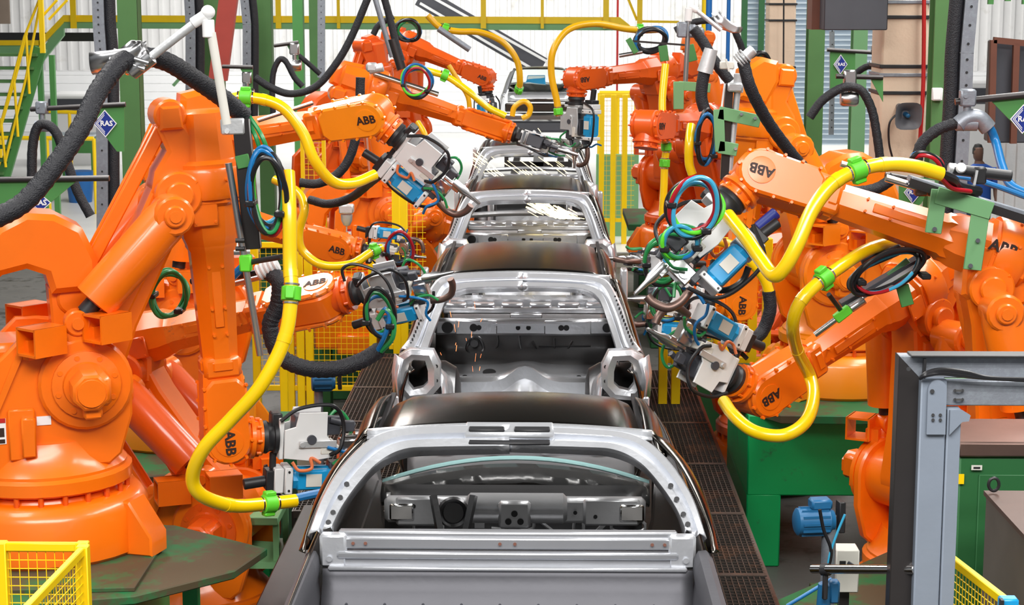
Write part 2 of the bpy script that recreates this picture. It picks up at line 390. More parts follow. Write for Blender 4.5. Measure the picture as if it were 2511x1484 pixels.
def sq(r_, x, n=24):
    o = []
    for i in range(n):
        t = 2 * math.pi * i / n; k = (abs(math.cos(t)) ** 4 + abs(math.sin(t)) ** 4) ** -.25; o.append((x, math.cos(t) * r_ * k, math.sin(t) * r_ * k))
    return o
m.grid([sq(.035, -.18), sq(.04, -.1), sq(.06, -.05), sq(.108, 0), sq(.114, .005), sq(.100, 0), sq(.055, -.05), sq(.03, -.09), sq(.001, -.09)], True, T); m.build('horn', 'grey_horn', r)
MB().lathe([(-.09, .022), (-.01, .018), (0, .008)], T, 14).build('driver_cap', 'motor_blue', r)
m = MB(); m.cyl(P(2205, 262, 16.0), P(2214, 275, 15.6), .03); m.build('bracket', 'grey_dark', r)
m = MB(); m.tube([P(2206, 275, 15.7), P(2182, 300, 15.7), P(2180, 350, 15.7), P(2192, 400, 15.7)], .009, 8); m.build('cable', 'cable_black', r)
r = thing('hanging_cabinet', 'dark grey cabinet hanging at the top right between pillars', 'cabinet', P(2098, 75, 15.5)); a = P(2020, 74, 15.5); b = P(2176, 74, 15.5)
MB().box(((a.x + b.x) / 2, 15.7, a.z + .45), (b.x - a.x, .4, .9), b=.008).build('cabinet_body', 'grey_dark', r); MB().box((a.x - .03, 15.9, a.z + .4), (.07, .3, .8)).build('mounting_arm', 'rust_frame', r)
r = thing('junction_box', 'small white junction box beside the red pipe', 'box', P(2298, 244, 14.9)); MB().box(P(2298, 231, 14.95), (.08, .06, .1), b=.006).build('box_body', 'white_sign', r)
MB().box(P(2298, 231, 14.92), (.064, .01, .084), b=.003).build('lid', 'white_sign', r)
for px, Y, w, mm, lb in ((1739, 36, .09, 'blue_pipe', 'thicker blue vertical pipe beside the far yellow pole'), (1787, 37, .06, 'blue_pipe', 'thinner blue vertical pipe left of the louvred window'), (1729, 38, .10, 'yellow', 'yellow vertical pole left of the blue pipes'), (1515, 46, .04, 'red_paint', 'thin red pipe on the far white wall')):
    x = P(px, 0, Y).x; m = MB(); m.cyl((x, Y, 0), (x, Y, 6), w / 2 * 1.3, n=12); one(m, 'vertical_pipe', mm, lb, 'pipe')
m = MB(); a = P(1140, 60, 47); b = P(1330, 160, 47)
r = thing('conveyor_bridge', 'dark sloping enclosed conveyor in front of the far wall', 'conveyor', P(1230, 120, 47)); m.bar(P(1030, -10, 47), P(1330, 165, 47), .5, .22, (0, 1, 0)); m.build('belt_housing', 'grey_dark', r)
m = MB(); m.bar(P(1030, 8, 46.7), P(1330, 183, 46.7), .06, .08, (0, 1, 0)); m.bar(P(1050, -12, 46.7), P(1340, 150, 46.7), .06, .08, (0, 1, 0)); m.build('side_rail', 'wall', r)
m = MB(); x = P(1272, 0, 49).x
one(MB().bar(P(905, 120, 44), P(1030, 60, 44), .06, .1, (0, 1, 0)), 'diagonal_brace', 'green_light', 'thin green diagonal brace below the walkway left of centre', 'brace')
one(MB().bar(P(425, 210, 40), P(470, 160, 40), .06, .1, (0, 1, 0)), 'diagonal_brace', 'green_light', 'thin green diagonal brace behind the second strut', 'brace')
# dark opening on the right
r = thing('dark_hood', 'dark brown enclosure with rusty frame at the right edge', 'enclosure', P(2475, 350, 15.5)); a = P(2446, 100, 15.5); b = P(2560, 352, 15.5)
MB().box(((a.x + b.x) / 2, 15.7, (a.z + b.z) / 2), (b.x - a.x, .3, a.z - b.z), b=.01).build('hood_panel', 'grey_dark', r)
m = MB()
for u, v in (((2436, 98), (2430, 350)), ((2436, 98), (2570, 112)), ((2492, 105), (2484, 352))): m.bar(P(*u, 15.45), P(*v, 15.45), .05, .05)
m.build('hood_frame', 'rust_frame', r)
m = MB(); corrugated(m, P(2446, 450, 17).x, P(2600, 0, 17).x, 17, 1.6, P(0, 345, 17).z, .1, .03); one(m, 'corrugated_screen', 'alu', 'corrugated metal screen under the dark enclosure', 'screen')
m = MB()
for i in range(5): m.box((P(2345 + i * 42, 0, 18).x, 18, 3.97 + (i % 2) * .03), (.05, .05, .12))
m.box((P(2440, 0, 18).x, 18, 4.06), (1.3, .1, .08)); one(m, 'cable_tray', 'green_paint', 'green cable tray with short hangers at the top right edge', 'tray')
# far yellow railings and parked finished vehicles glimpsed through the gaps
def rail(pts, Y, label, h=.05):
    r = thing('guard_rail', label, 'railing', P(*pts[0], Y)); 
    MB().tube([P(*p, Y) for p in pts], .04, 8, 1).build('top_rail', 'yellow', r); n = 3
    for i in range(n):
        q = P(*pts[0], Y).lerp(P(*pts[-1], Y), i / (n - 1)); MB().cyl(q, (q.x, q.y, 0), .035, n=8).build('post', 'yellow', r)
rail([(100, 272), (240, 278)], 38, 'far yellow guard rail behind the left sign')
rail([(0, 338), (230, 340)], 34, 'far yellow guard rail low behind the stairs')
rail([(1470, 228), (1560, 228)], 34, 'far yellow guard rail right of the last car')
r = thing('work_table', 'small green work table with pale top behind the left cable stand', 'table', P(190, 430, 40))
a = P(190, 330, 40); MB().box((a.x, 40, a.z), (.9, .8, .05), b=.005).build('tabletop', 'louvre', r); MB().box((a.x, 40, a.z - .2), (.9, .78, .34), b=.005).build('apron', 'green_paint', r)
for sx in (-.4, .4):
    for sy in (-.34, .34): MB().box((a.x + sx, 40 + sy, (a.z - .3) / 2), (.07, .07, a.z - .3)).build('leg', 'green_paint', r)
m = MB(); q = P(195, 418, 36); m.lathe([(0, .22), (.62, .28), (.62, .24)], frame(V((q.x, 36, .0)), (0, 0, 1)), 16); one(m, 'blue_bin', 'blue_pipe', 'small blue bin by the green work table', 'bin')
def van(px, py, Y, w, h, m, label):
    c = P(px, py, Y); r = thing('parked_vehicle', label, 'vehicle', (c.x, Y, 0)); z = c.z
    MB().prism([(-w / 2, -h), (-w / 2, -.1), (-w * .42, 0), (w * .42, 0), (w / 2, -.1), (w / 2, -h)], 0, 1.6, Tr(c.x, Y, z), .04).build('bodywork', m, r)
    MB().prism([(-w * .4, -.45), (-w * .36, -.1), (w * .36, -.1), (w * .4, -.45)], -.02, 0, Tr(c.x, Y, z)).build('rear_window', 'grey_dark', r)
van(190, 232, 44, 1.9, 1.9, 'white_sign', 'white parked vehicle in the bright background behind the left sign')
van(2410, 205, 42, 1.6, 1.9, 'white_sign', 'white parked vehicle in the bright background at the right')
# person in the distance
r = thing('person', 'person in a blue shirt standing far behind the right-hand strut, facing away', 'person', (P(2403, 400, 28).x, 28, .01)); x0 = ORG[r].x; z0 = .01
m = MB(); T = Tr(x0, 28, z0)
def ring(cx, cy, z, a, b, n=16): return [(cx + math.cos(2 * math.pi * i / n) * a, cy + math.sin(2 * math.pi * i / n) * b, z) for i in range(n)]
m.grid([ring(0, 0, .92, .17, .11), ring(0, 0, 1.1, .155, .1), ring(0, .01, 1.3, .19, .115), ring(0, .01, 1.42, .2, .10), ring(0, 0, 1.48, .09, .07), ring(-.02, 0, 1.54, .058, .06), ring(-.03, 0, 1.58, .07, .085), ring(-.035, 0, 1.66, .078, .098), ring(-.035, 0, 1.73, .07, .09), ring(-.035, 0, 1.775, .03, .04), ring(-.035, 0, 1.78, .001, .001)], True, T)
for s in (-1, 1):
    m.T = T; m.tube([(s * .09, 0, .95), (s * .1, 0, .5), (s * .1, .02, .08), (s * .1, -.06, .03)], [.085, .07, .055, .045], 10, 4)
    m.tube([(s * .19, 0, 1.4), (s * .25, .01, 1.15), (s * .26, -.06, .92), (s * .25, -.1, .85)], [.055, .045, .035, .03], 10, 4)
    for k in range(4): m.tube([(s * .25 - .03 + k * .018, -.1, .85), (s * .25 - .03 + k * .018, -.12, .79), (s * .25 - .03 + k * .017, -.11, .75 + .01 * abs(k - 1))], .009, 6, 3)
    m.tube([(s * .22, -.1, .86), (s * .21, -.14, .82)], .01, 6, 1)
body = m.build('body', 'skin', r)
m = MB(T); m.grid([ring(0, 0, .88, .19, .13), ring(0, 0, 1.1, .18, .12), ring(0, .01, 1.3, .21, .135), ring(0, .01, 1.43, .215, .115), ring(0, 0, 1.495, .08, .08)], True)
for s in (-1, 1): m.tube([(s * .18, 0, 1.42), (s * .245, .01, 1.2), (s * .25, 0, 1.12)], [.07, .065], 10, 4)
m.build('shirt', 'shirt', r)
m = MB(T)
for s in (-1, 1): m.tube([(s * .085, 0, .93), (s * .1, 0, .5), (s * .1, .02, .1)], [.1, .085, .07], 10, 4)
m.build('trousers', 'trousers', r)
m = MB(T); m.grid([ring(-.035, .012, 1.64, .082, .1), ring(-.035, .012, 1.72, .079, .1), ring(-.035, .01, 1.78, .05, .07), ring(-.035, 0, 1.795, .001, .001)], True); m.build('hair', 'hair', r)
# ---------------------------------------------------------------- industrial robots
def bolts(mb, T, pts, r=.014, h=.012):
    for p in pts: mb.cyl(T @ V(p), T @ (V(p) + V((0, h if p[1] > 0 else -h, 0))), r, r * .8, 6)
ROB = {}
def capsule(L0, L1, r0, r1, n=10, corner=.05):
    """outline of a plate with a round end at L1 and clipped corners at L0"""
    o = [(L0, -r0 + corner), (L0 + corner, -r0)]
    o += [(L1 + r1 * math.cos(R(-90 + 180 * i / n)), r1 * math.sin(R(-90 + 180 * i / n))) for i in range(n + 1)]
    return o + [(L0 + corner, r0), (L0, r0 - corner)]
def robot(key, label, X, Y, Z, yaw, a, b, s=1.0, roll=0, t5=90, m='orange', m2=None, logo=True, base='orange', far=False, sticker=True, roof='orange', ext=0, roll2=0, hl=0, tube_m=None):
    TB = Tr(X, Y, Z) @ Rt(yaw, 'Z') @ Matrix.Scale(s, 4)
    T0 = Tr(X, Y, Z) @ Rt(yaw * .5 if False else yaw, 'Z') @ Matrix.Scale(s, 4)
    r = thing('industrial_robot', label, 'robot', (X, Y, Z), 'six-axis welding robots along the line'); m2 = m2 or m
    UP = Rt(-90, 'Y')
    # base
    k = MB(T0); k.lathe([(0, .50), (.02, .52), (.24, .52), (.27, .50), (.30, .47), (.31, .40), (.33, .39)], UP, 32)
    for t in (35, 145, 215, 325):
        k.prism([(.40, 0), (.64, 0), (.64, .10), (.52, .28), (.40, .28)], -.09, .09, Rt(t, 'Z'), .01)
    k.build('base', base, r)
    k = MB(T0)
    for i in range(22): t = 2 * math.pi * i / 22; k.cyl((.42 * math.cos(t), .42 * math.sin(t), .30), (.42 * math.cos(t), .42 * math.sin(t), .355), .014, n=6)
    k.lathe([(.31, .36), (.345, .36)], UP, 28); k.build('ring_bolts', 'orange_red', r)
    k = MB(TB); k.lathe([(.345, .42), (.36, .445), (.42, .445), (.435, .42), (.45, .42), (.47, .40), (.52, .36), (.60, .33)], UP, 32); k.build('turntable', base if base != 'orange' else m, r)
    # waist frame
    ck = [(-.36, .52), (-.30, .47), (.30, .47), (.36, .52), (.42, .72)] + arc(.19, .9, .235, -10, 95, 8) + [(.0, 1.16), (-.10, 1.16), (-.20, 1.06), (-.36, .92), (-.38, .62)]
    for sy in (-1, 1):
        y0, y1 = (.24, .30) if sy > 0 else (-.30, -.24); k = MB(TB); k.prism(ck, y0, y1, None, .012)
        k.lathe([(.0, .235), (.03, .235), (.045, .22)], Tr(.19, y1 if sy > 0 else y0, .9) @ Rt(90 * sy, 'Z'), 28)
        k.prism([(-.34, .55), (-.34, .60), (-.12, 1.12), (-.08, 1.12)], y1 if sy > 0 else y0 - .02, y1 + .02 if sy > 0 else y0)
        k.build('cheek_plate', m, r)
        k = MB(TB); yy = .345 * sy; k.lathe([(0, .17), (.02, .17), (.03, .12), (.05, .115)], Tr(.19, yy, .9) @ Rt(90 * sy, 'Z'), 28)
        for i in range(8): t = 2 * math.pi * i / 8 + .3; k.cyl((.19 + .145 * math.cos(t), yy, .9 + .145 * math.sin(t)), (.19 + .145 * math.cos(t), yy + sy * .03, .9 + .145 * math.sin(t)), .014, n=8)
        k.build('gear_flange', m2, r)
        k = MB(TB); k.box((.21, sy * .46, .90), (.16, .2, .15), b=.02); k.prism([(.19 + .095 * math.cos(R(22.5 + 45 * i)), .9 + .095 * math.sin(R(22.5 + 45 * i))) for i in range(8)], *sorted((sy * .38, sy * .58)), None, .012)
        k.lathe([(0, .07), (.012, .068)], Tr(.19, sy * .58, .9) @ Rt(90 * sy, 'Z'), 24); k.box((.2, sy * .5, .80), (.09, .08, .08), b=.01); k.build('axis_motor', m2, r)
        k = MB(TB); k.box((-.13, sy * .315, .66), (.13, .03, .26), b=.008); k.box((-.10, sy * .345, .65), (.07, .05, .2), b=.008); k.build('connector_box', m, r)
        if sticker:
            k = MB(TB); k.box((-.23, sy * .303, .68), (.05, .004, .13)); k.cut(); k.box((-.02, sy * .303, .72), (.07, .004, .045)); k.build('warning_label', 'white_sign', r)
            k = MB(TB); k.box((-.23, sy * .306, .675), (.032, .003, .045)); k.cut(); k.box((-.23, sy * .306, .63), (.036, .003, .02)); k.build('warning_label', 'logo', r)
            k = MB(TB); k.box((-.23, sy * .307, .735), (.046, .003, .022)); k.build('warning_label', 'red_paint', r)
        for fx, fz in ((-.02, 1.14), (.30, 1.19)):
            w, h, L, t = .14, .13, .19, .012; k = MB(TB @ Tr(fx, sy * .37, fz) @ Rt(32, 'Z')); c = (0, 0, 0)
            for q, d in (((0, 0, h / 2), (L, w, t)), ((0, 0, -h / 2), (L, w, t)), ((0, w / 2, 0), (L, t, h + t)), ((0, -w / 2, 0), (L, t, h + t))): k.box([c[i] + q[i] for i in range(3)], d)
            k.box((0, -sy * .08, -.05), (.10, .08, .10)); k.build('fork_pocket', m, r)
    k = MB(TB); k.box((-.05, 0, .66), (.5, .46, .34), b=.03); k.cyl((.19, -.27, .9), (.19, .27, .9), .19, n=28); k.box((-.16, 0, .95), (.26, .4, .3), b=.04); k.build('waist_body', m, r)
    # lower arm
    A2 = (.19, .9); A3 = (.19 + 1.05 * math.sin(R(a)), .9 + 1.05 * math.cos(R(a)))
    TL = TB @ plane_frame(*A2, 90 - a)
    k = MB(TL); arm = [(0, -.19)] + [(.05, -.195), (.35, -.14), (.85, -.11), (1.0, -.12)] + arc(1.05, 0, .13, -70, 70, 8) + [(1.0, .12), (.85, .11), (.4, .13), (.05, .19), (-.08, .15), (-.14, 0), (-.08, -.15)]
    k.prism(arm, -.11, .11, None, .015); k.prism([(.3, -.07), (.9, -.055), (.9, .055), (.3, .07)], -.125, .125, None, .01); k.build('lower_arm', m, r)
    k = MB(TL); k.cyl((1.05, -.2, 0), (1.05, .2, 0), .12, n=28, ch=.01); k.cyl((1.05, -.24, 0), (1.05, .24, 0), .07, n=20, ch=.008); k.build('elbow_hub', m2, r)
    # balancing cylinders
    eye = V((.19 - .03, 0, 1.21)); T3 = TB @ plane_frame(*A3, b); top = V((A3[0], 0, A3[1])) + (plane_frame(*A3, 90 - a).to_3x3() @ V((-.10, 0, .01)))
    for sy in (-1, 1):
        y = sy * .30; e = V((eye.x, y, eye.z)); t = V((top.x, y, top.z)); d = t - e; L = d.length; d.normalize(); T = TB @ frame(e, d, (0, 1, 0))
        k = MB(T); body = [(L - .66 if L > .80 else L * .18, .085), (L - .65 if L > .80 else L * .19, .112), (L - .06, .115), (L + .02, .10), (L + .04, .06)]
        k.lathe(body, None, 28); k.build('balance_cylinder', m2, r)
        k = MB(T); k.lathe([(.06, .045), (body[0][0] + .01, .045)], None, 20); k.build('piston_rod', 'black', r)
        k = MB(TB); k.cyl((e.x, y - .05, e.z), (e.x, y + .05, e.z), .065, n=20, ch=.008); k.box((e.x, y, e.z - .08), (.12, .07, .16), b=.015); k.cyl((e.x, y - .07, e.z), (e.x, y + .07, e.z), .03, n=12); k.build('cylinder_eye', m, r)
        k = MB(TB); k.cyl((t.x, y - .135, t.z), (t.x, y + .135, t.z), .055, n=20, ch=.008); k.cyl((t.x, y - .145, t.z), (t.x, y + .145, t.z), .03, n=12); k.prism(arc(t.x, t.z, .10, 0, 360, 16)[:-1], y - .11, y + .11, None, .012); k.cyl((t.x, -.2, t.z), (t.x, .2, t.z), .05, n=14); k.build('cylinder_pin', m, r)
    # crank with counterweight, parallel to the tail of the upper arm
    tilt = 0
    TQ = TB @ plane_frame(*A2, b + 180 + tilt); k = MB(TQ)
    k.prism([(-.12, -.12), (-.14, .1), (.0, .17), (.2, .12), (.46, .12), (.46, -.12), (.2, -.12)], -.10, .10, None, .012); k.build('crank_arm', m, r)
    k = MB(TQ); cw = [(.44, -.13), (.60, -.13), (.76, -.07), (.84, .06), (.86, .20), (.80, .34), (.69, .45), (.54, .53), (.46, .56), (.42, .46), (.50, .42), (.56, .34), (.58, .22), (.54, .13), (.44, .11)]
    k.prism(cw, -.17, .17, None, .03); k.prism([(.47, .42), (.50, .42), (.46, .54), (.44, .50)], -.08, .08); k.build('counterweight', m, r)
    # parallel link bar
    q0 = plane_frame(*A2, b + 180) @ V((.40, 0, 0)); q1 = plane_frame(*A3, b + 180) @ V((.40, 0, 0)); k = MB(TB)
    d = (q1 - q0); L = d.length; T = TB @ frame(q0, d, (0, 1, 0)); k = MB(T)
    for sy in (-.055, .055): k.box((L / 2, 0, sy), (L * .88, .07, .03), b=.008)
    k.box((L / 2, 0, 0), (L * .86, .022, .11)); k.T = TB
    for q in (q0, q1): k.cyl((q.x, -.12, q.z), (q.x, .12, q.z), .085, n=20, ch=.012)
    k.build('parallel_link', m, r)
    # upper arm
    k = MB(T3); k.prism([(-.40, -.05), (-.43, .04), (-.36, .07), (-.27, .12), (-.20, .26), (-.05, .30), (.05, .27), (.16, .05), (.12, -.09), (0, -.13), (-.12, -.10), (-.22, -.03), (-.34, -.07)], -.12, .12, None, .02); k.prism([(-.50, .08), (-.52, .20), (-.42, .34), (-.22, .36), (-.18, .14), (-.36, .06)], -.02, .17, None, .03)
    k.prism([(-.45, -.05), (-.45, .05), (-.33, .06), (-.33, -.06)], -.15, .15, None, .012); k.build('elbow_casting', m, r)
    k = MB(T3); TX = Tr(0, 0, .17); k.lathe([(-.42, .10), (-.40, .145), (-.16, .165), (-.14, .19), (.06, .19), (.08, .165), (.24, .155), (.30, .13)], TX, 8, .5)
    k.lathe([(-.12, .195), (-.10, .205), (.02, .205), (.04, .195)], TX, 32)
    for i in range(8): t = 2 * math.pi * (i + .5) / 8; k.cyl((-.06, .195 * math.cos(t), .17 + .195 * math.sin(t)), (-.06, .218 * math.cos(t), .17 + .218 * math.sin(t)), .014, .008, 8)
    k.build('arm_motor_housing', m, r)
    k = MB(T3)
    for sy in (-1, 1): k.cut(); k.box((.1, sy * .165, .13), (.15, .015, .13), b=.006); bolts(k, Matrix(), [(.045, sy * .172, .08), (.155, sy * .172, .08), (.045, sy * .172, .18), (.155, sy * .172, .18)], .009, .006)
    k.build('cover_plate', m2, r)
    k = MB(T3 @ TX @ Rt(roll2, 'X')); k.lathe([(.26, .135), (.30, .135), (.32, .122), (.80 + ext, .10), (.82 + ext, .118), (.86 + ext, .118)], None, 8, .5)
    for sy in (-1, 1):
        k.box((.55, sy * .103, 0), (.34, .012, .05), b=.004)
        for u in (.4, .62, .76): k.cyl((u, sy * .095, .035), (u, sy * .118, .035), .008, n=6); k.cyl((u, sy * .095, -.035), (u, sy * .118, -.035), .008, n=6)
    k.build('arm_tube', tube_m or m, r)
    TW = T3 @ Tr(1.25 + ext, 0, .17) @ Rt(roll, 'X'); k = MB(TW)
    k.prism(capsule(-.42, 0, .105, .128), -.085, .085, None, .015); k.box((-.40, 0, 0), (.12, .2, .2), b=.02)
    k.build('wrist_housing', m, r)
    cov = capsule(-.34, 0, .115, .122)
    for sy in (-1, 1):
        k = MB(TW); y0, y1 = sorted((sy * .078, sy * .118)); k.prism(cov, y0, y1, None, .014); k.lathe([(0, .074), (.004, .074), (.0045, .068)], Tr(0, sy * .118, 0) @ Rt(90 * sy, 'Z'), 28)
        bolts(k, Matrix(), [(x, sy * .10, z) for x, z in ((-.3, .112), (-.2, .117), (-.1, .12), (0, .12), (.09, .085), (.125, 0), (.09, -.085), (0, -.12), (-.1, -.12), (-.2, -.117), (-.3, -.112))], .011, .022)
        cv = k.build('wrist_cover', m if roof == 'orange' else roof, r)
        if logo:
            k = MB(); text(k, 'ABB', .075, TW @ Tr(0, sy * .1235, 0) @ Matrix(((1, 0, 0, 0), (0, 0, sy, 0), (0, -sy, 0, 0), (0, 0, 0, 1))) , .03, .0015); k.build('lettering', 'logo', cv)
    TF = TW @ Rt(-t5, 'Y'); k = MB(TF); k.cyl((-.02, -.115, 0), (-.02, .115, 0), .105, n=24); k.lathe([(.0, .10), (.12, .10), (.125, .115), (.145, .115), (.15, .09), (.17, .088), (.175, .10), (.19, .10)], None, 28)
    for i in range(8): t = 2 * math.pi * i / 8; k.cyl((.155, .1 * math.cos(t), .1 * math.sin(t)), (.18, .1 * math.cos(t), .1 * math.sin(t)), .009, n=6)
    k.build('wrist', m2, r)
    if hl:
        k = MB()
        for sy in (-1, 1): k.cut(); text(k, 'ABB', .085, T3 @ Tr(.02, sy * .194, .22) @ Matrix(((-1, 0, 0, 0), (0, 0, sy, 0), (0, sy, 0, 0), (0, 0, 0, 1))) if sy > 0 else T3 @ Tr(.02, sy * .194, .22) @ Matrix(((1, 0, 0, 0), (0, 0, sy, 0), (0, -sy, 0, 0), (0, 0, 0, 1))), .03, .0015)
        k.build('lettering', 'logo', r)
    ROB[key] = dict(TB=TB, T3=T3, TW=TW, TF=TF, root=r); return r
robot('L1', 'large orange robot on the front left platform, arm hanging straight down', -2.645, 9.54, 1.12, 20, 29.3, -87, 1.02, t5=84, m='orange', ext=.09)
robot('L2', 'low orange robot leaning back behind the front left platform, arm scraped bare', -2.096, 10.907, -.004, -10.3, -32.7, 13.4, roll=-65, t5=0, m2='orange_red', roof='orange_worn', tube_m='orange_worn')
robot('L4', 'bright orange robot on the second left platform, arm raised level behind the front robot', -2.57, 12.85, .90, -17.3, 4.5, 9.0, t5=-50, base='amber', roof='amber', roll=14)  # amber of the wrist cover paints in the light on this arm
robot('L3', 'orange robot behind the yellow mesh fence on the left, short arm above the worn arm', -3.376, 15.599, .142, -8.2, 13.4, -14.6, t5=10)
robot('L6', 'orange robot whose long arm slopes down right to the spark shower', -1.80, 18.75, .95, 12, -6, -18.5, roll=90, t5=20, far=True, logo=False)
robot('L5', 'orange robot on the far left platform with counterweight towards the green columns', -2.713, 23.211, 1.086, 36.5, 20.5, -82.9, far=True, m='orange_red', m2='orange')
robot('L7', 'highest orange robot at far left, arm sloping towards the finished car', -2.172, 27.024, 1.16, -22.4, .1, -19.8, t5=-65, far=True, m='orange_red')
robot('L8', 'low orange robot folded over beside the third car, on the left', -2.25, 20.7, .05, 20, 52, 165, far=True, logo=False)
robot('R1', 'largest orange robot at the right, bright arm stretched up across the aisle', 2.70, 9.95, .53, 180, 8.4, 18.1, t5=-62, ext=.1, roll=20, roll2=20, hl=1)
robot('R2', 'low orange robot behind the grey door frame, arm pointing down left', 2.42, 11.2, .16, 212.5, 1.8, -24.1, t5=54)
robot('R3', 'orange robot on the green platform at the right, arm hanging down behind the yellow fence', 2.16, 13.503, 1.145, 193.9, 19.5, -85.6, t5=90, base='amber', m='orange_mid', m2='orange_mid')
robot('R4', 'low orange robot leaning away behind the right mesh fence', 1.855, 15.074, .093, 215.9, -35.9, -4, t5=10, logo=False, m='orange_red')
robot('R5', 'dark orange robot at far right of the line, level arm over the fourth car', 1.584, 21.486, 1.061, 222, 12.7, -2.7, t5=-85, m='orange_red', far=True)
robot('R6', 'orange robot with foreshortened arm above the yellow vertical hoses', 1.688, 17.052, .943, 245, 35.1, 3.6, t5=-80, m='orange_red', far=True)
robot('R7', 'farthest orange robot at right, arm hanging by the grey pipe bracket', 2.39, 24.5, 1.113, 180.6, 6.3, -87.2, t5=90, far=True, logo=False)
# ---------------------------------------------------------------- welding guns
def gun(key, label, roll=0, flip=1, sc=1.0, arms=1, plate='alu_white'):
    T = ROB[key]['TF'] @ Tr(.19, 0, 0) @ Rt(roll, 'X') @ Matrix.Scale(sc, 4)
    r = thing('welding_gun', label, 'welding gun', T @ V((0, 0, 0)), 'spot welding guns held by the robots')
    k = MB(T); k.lathe([(0, .10), (.03, .105), (.05, .09), (.07, .09), (.075, .105), (.10, .105)], None, 28); k.box((.09, .0, .10), (.07, .1, .12), b=.01); k.build('tool_changer', 'black', r)
    k = MB(T); k.box((.115, 0, .0), (.03, .16, .26), b=.005); pl = [(.13, -.12), (.13, .06), (.20, .08), (.22, .17), (.40, .17), (.40, .02), (.44, -.03), (.44, -.12), (.30, -.14)]
    for sy in (-1, 1): k.cut(); k.prism(pl, *sorted((sy * .085, sy * .10)), None, .003)
    k.build('mounting_plate', plate, r)
    k = MB(T); k.box((.30, 0, .06), (.2, .15, .16), b=.01); k.box((.36, 0, -.08), (.2, .12, .10), b=.01); k.cyl((.3, -.12, .0), (.3, .12, .0), .03, n=14); k.build('gun_body', 'grey_dark', r)
    k = MB(T)
    for sy in (-1, 1): k.cut(); k.box((.34, sy * .108, -.03), (.24, .012, .045), b=.003); k.cyl((.24, sy * .10, -.03), (.24, sy * .125, -.03), .016, n=12)
    k.build('clamp_strip', 'alu', r)
    k = MB(T); k.box((.42, .0, -.07), (.12, .21, .06), b=.006); k.build('valve_block', 'cream', r)
    k = MB(T); k.cyl((.20, 0, -.27), (.50, 0, -.27), .075, n=8); k.box((.34, 0, -.27), (.24, .15, .13), b=.012); k.build('transformer', 'transformer', r)
    k = MB(T); k.box((.17, 0, -.27), (.05, .17, .17), b=.006); k.box((.11, 0, -.27), (.06, .14, .16), b=.006); k.cut(); k.box((.49, 0, -.27), (.04, .17, .16), b=.006); k.build('end_bracket', 'alu_white', r)
    k = MB(T)
    for x in (.17, .49):
        for z in (-.33, -.21):
            for sy in (-1, 1): k.cut(); k.cyl((x, sy * .083, z), (x, sy * .09, z), .008, n=8)
    k.cut(); k.box((.055, 0, -.27), (.05, .12, .13), b=.006); k.cyl((.08, .0, -.20), (.08, .0, -.10), .022, n=12); k.build('fitting', 'black', r)
    k = MB(T)
    for sy in (-1, 1): k.cut(); k.box((.33, sy * .079, -.27), (.10, .006, .08))
    k.build('rating_label', 'cream', r)
    k = MB(T); k.cyl((-.10, 0, -.30), (.05, 0, -.28), .035, n=14, ch=.004); k.build('water_connector', 'black', r)
    if arms:
        k = MB(T); k.box((.56, 0, -.10), (.12, .09, .16), b=.01); k.box((.60, 0, -.02), (.16, .06, .05), b=.006); k.cyl((.56, -.06, -.12), (.56, .06, -.12), .04, n=16); k.build('arm_holder', 'steel', r)
        k = MB(T); k.tube([(.60, 0, -.22), (.70, 0, -.23), (.78, 0, -.20), (.82, 0, -.12), (.82, 0, -.06)], .028, 12, 5); k.build('lower_electrode_arm', 'brown_steel', r)
        k = MB(T); k.lathe([(.60, .035), (.72, .035), (.76, .02), (.86, .014), (.87, .008)], Tr(0, 0, .0), 14); k.build('upper_electrode', 'steel', r)
        k = MB(T); k.box((.50, 0, -.19), (.13, .1, .05), b=.006); k.cut(); k.box((.46, .03, .06), (.10, .05, .12), b=.006); k.cut(); k.box((.55, -.05, .07), (.07, .04, .07), b=.006); k.cut(); k.cyl((.44, 0, .1), (.6, 0, .06), .02, n=10); k.build('pneumatic_block', 'grey_dark', r)
    rnd = random.Random(key)
    for nm, mm, y, pts in (('signal_cable', 'copper_wire', -.11, [(.18, -.14), (.22, -.19), (.30, -.18), (.30, -.12), (.36, -.15)]), ('air_line', 'cable_blue', -.10, [(.40, -.05), (.52, -.09), (.60, -.17), (.56, -.26), (.57, -.34)]), ('air_line', 'cable_green', -.07, [(.45, -.17), (.52, -.12), (.62, -.13), (.69, -.18)]), ('cable', 'cable_black', .09, [(.05, -.20), (.15, -.4), (.38, -.42), (.55, -.36), (.62, -.2)]), ('air_line', 'cable_green', .10, [(.42, .05), (.5, .14), (.58, .08), (.60, -.04), (.55, -.12)]), ('cable', 'cable_black', -.12, [(.1, .12), (.22, .2), (.42, .22), (.5, .1), (.48, -.05), (.42, -.1)])):
        k = MB(T); k.tube([(x, y + rnd.uniform(-.02, .02), z * flip) for x, z in pts], .011 if 'cable' != nm else .013, 8, 6); k.build(nm, mm, r)
    return r
gun('L1', 'welding gun with grey plates and blue transformer at the front car, left side', 0, sc=.86)
gun('L2', 'welding gun with grey ribbed body held by the worn robot arm', 90, plate='alu', sc=.72)
gun('L4', 'welding gun with large white plate and bright blue transformer, held by the raised left arm', 0, sc=.85)
gun('L3', 'tangled welding gun with red hose ring beside the third car, left side', 180, sc=.62)
gun('L6', 'small welding gun in the sparks at the end of the sloping arm', 0, sc=.8)
gun('L7', 'dark welding gun at the left of the finished car', -90, sc=.8, plate='grey_dark')
gun('R1', 'welding gun with white plate wrapped in coloured hoses, held by the brightest arm', 0, sc=.86)
gun('R2', 'welding gun with white plate held by the low arm pointing down left', 180, sc=.82)
gun('R3', 'welding gun behind the blue transformer pair, held by the hanging right arm', 0, sc=.8)
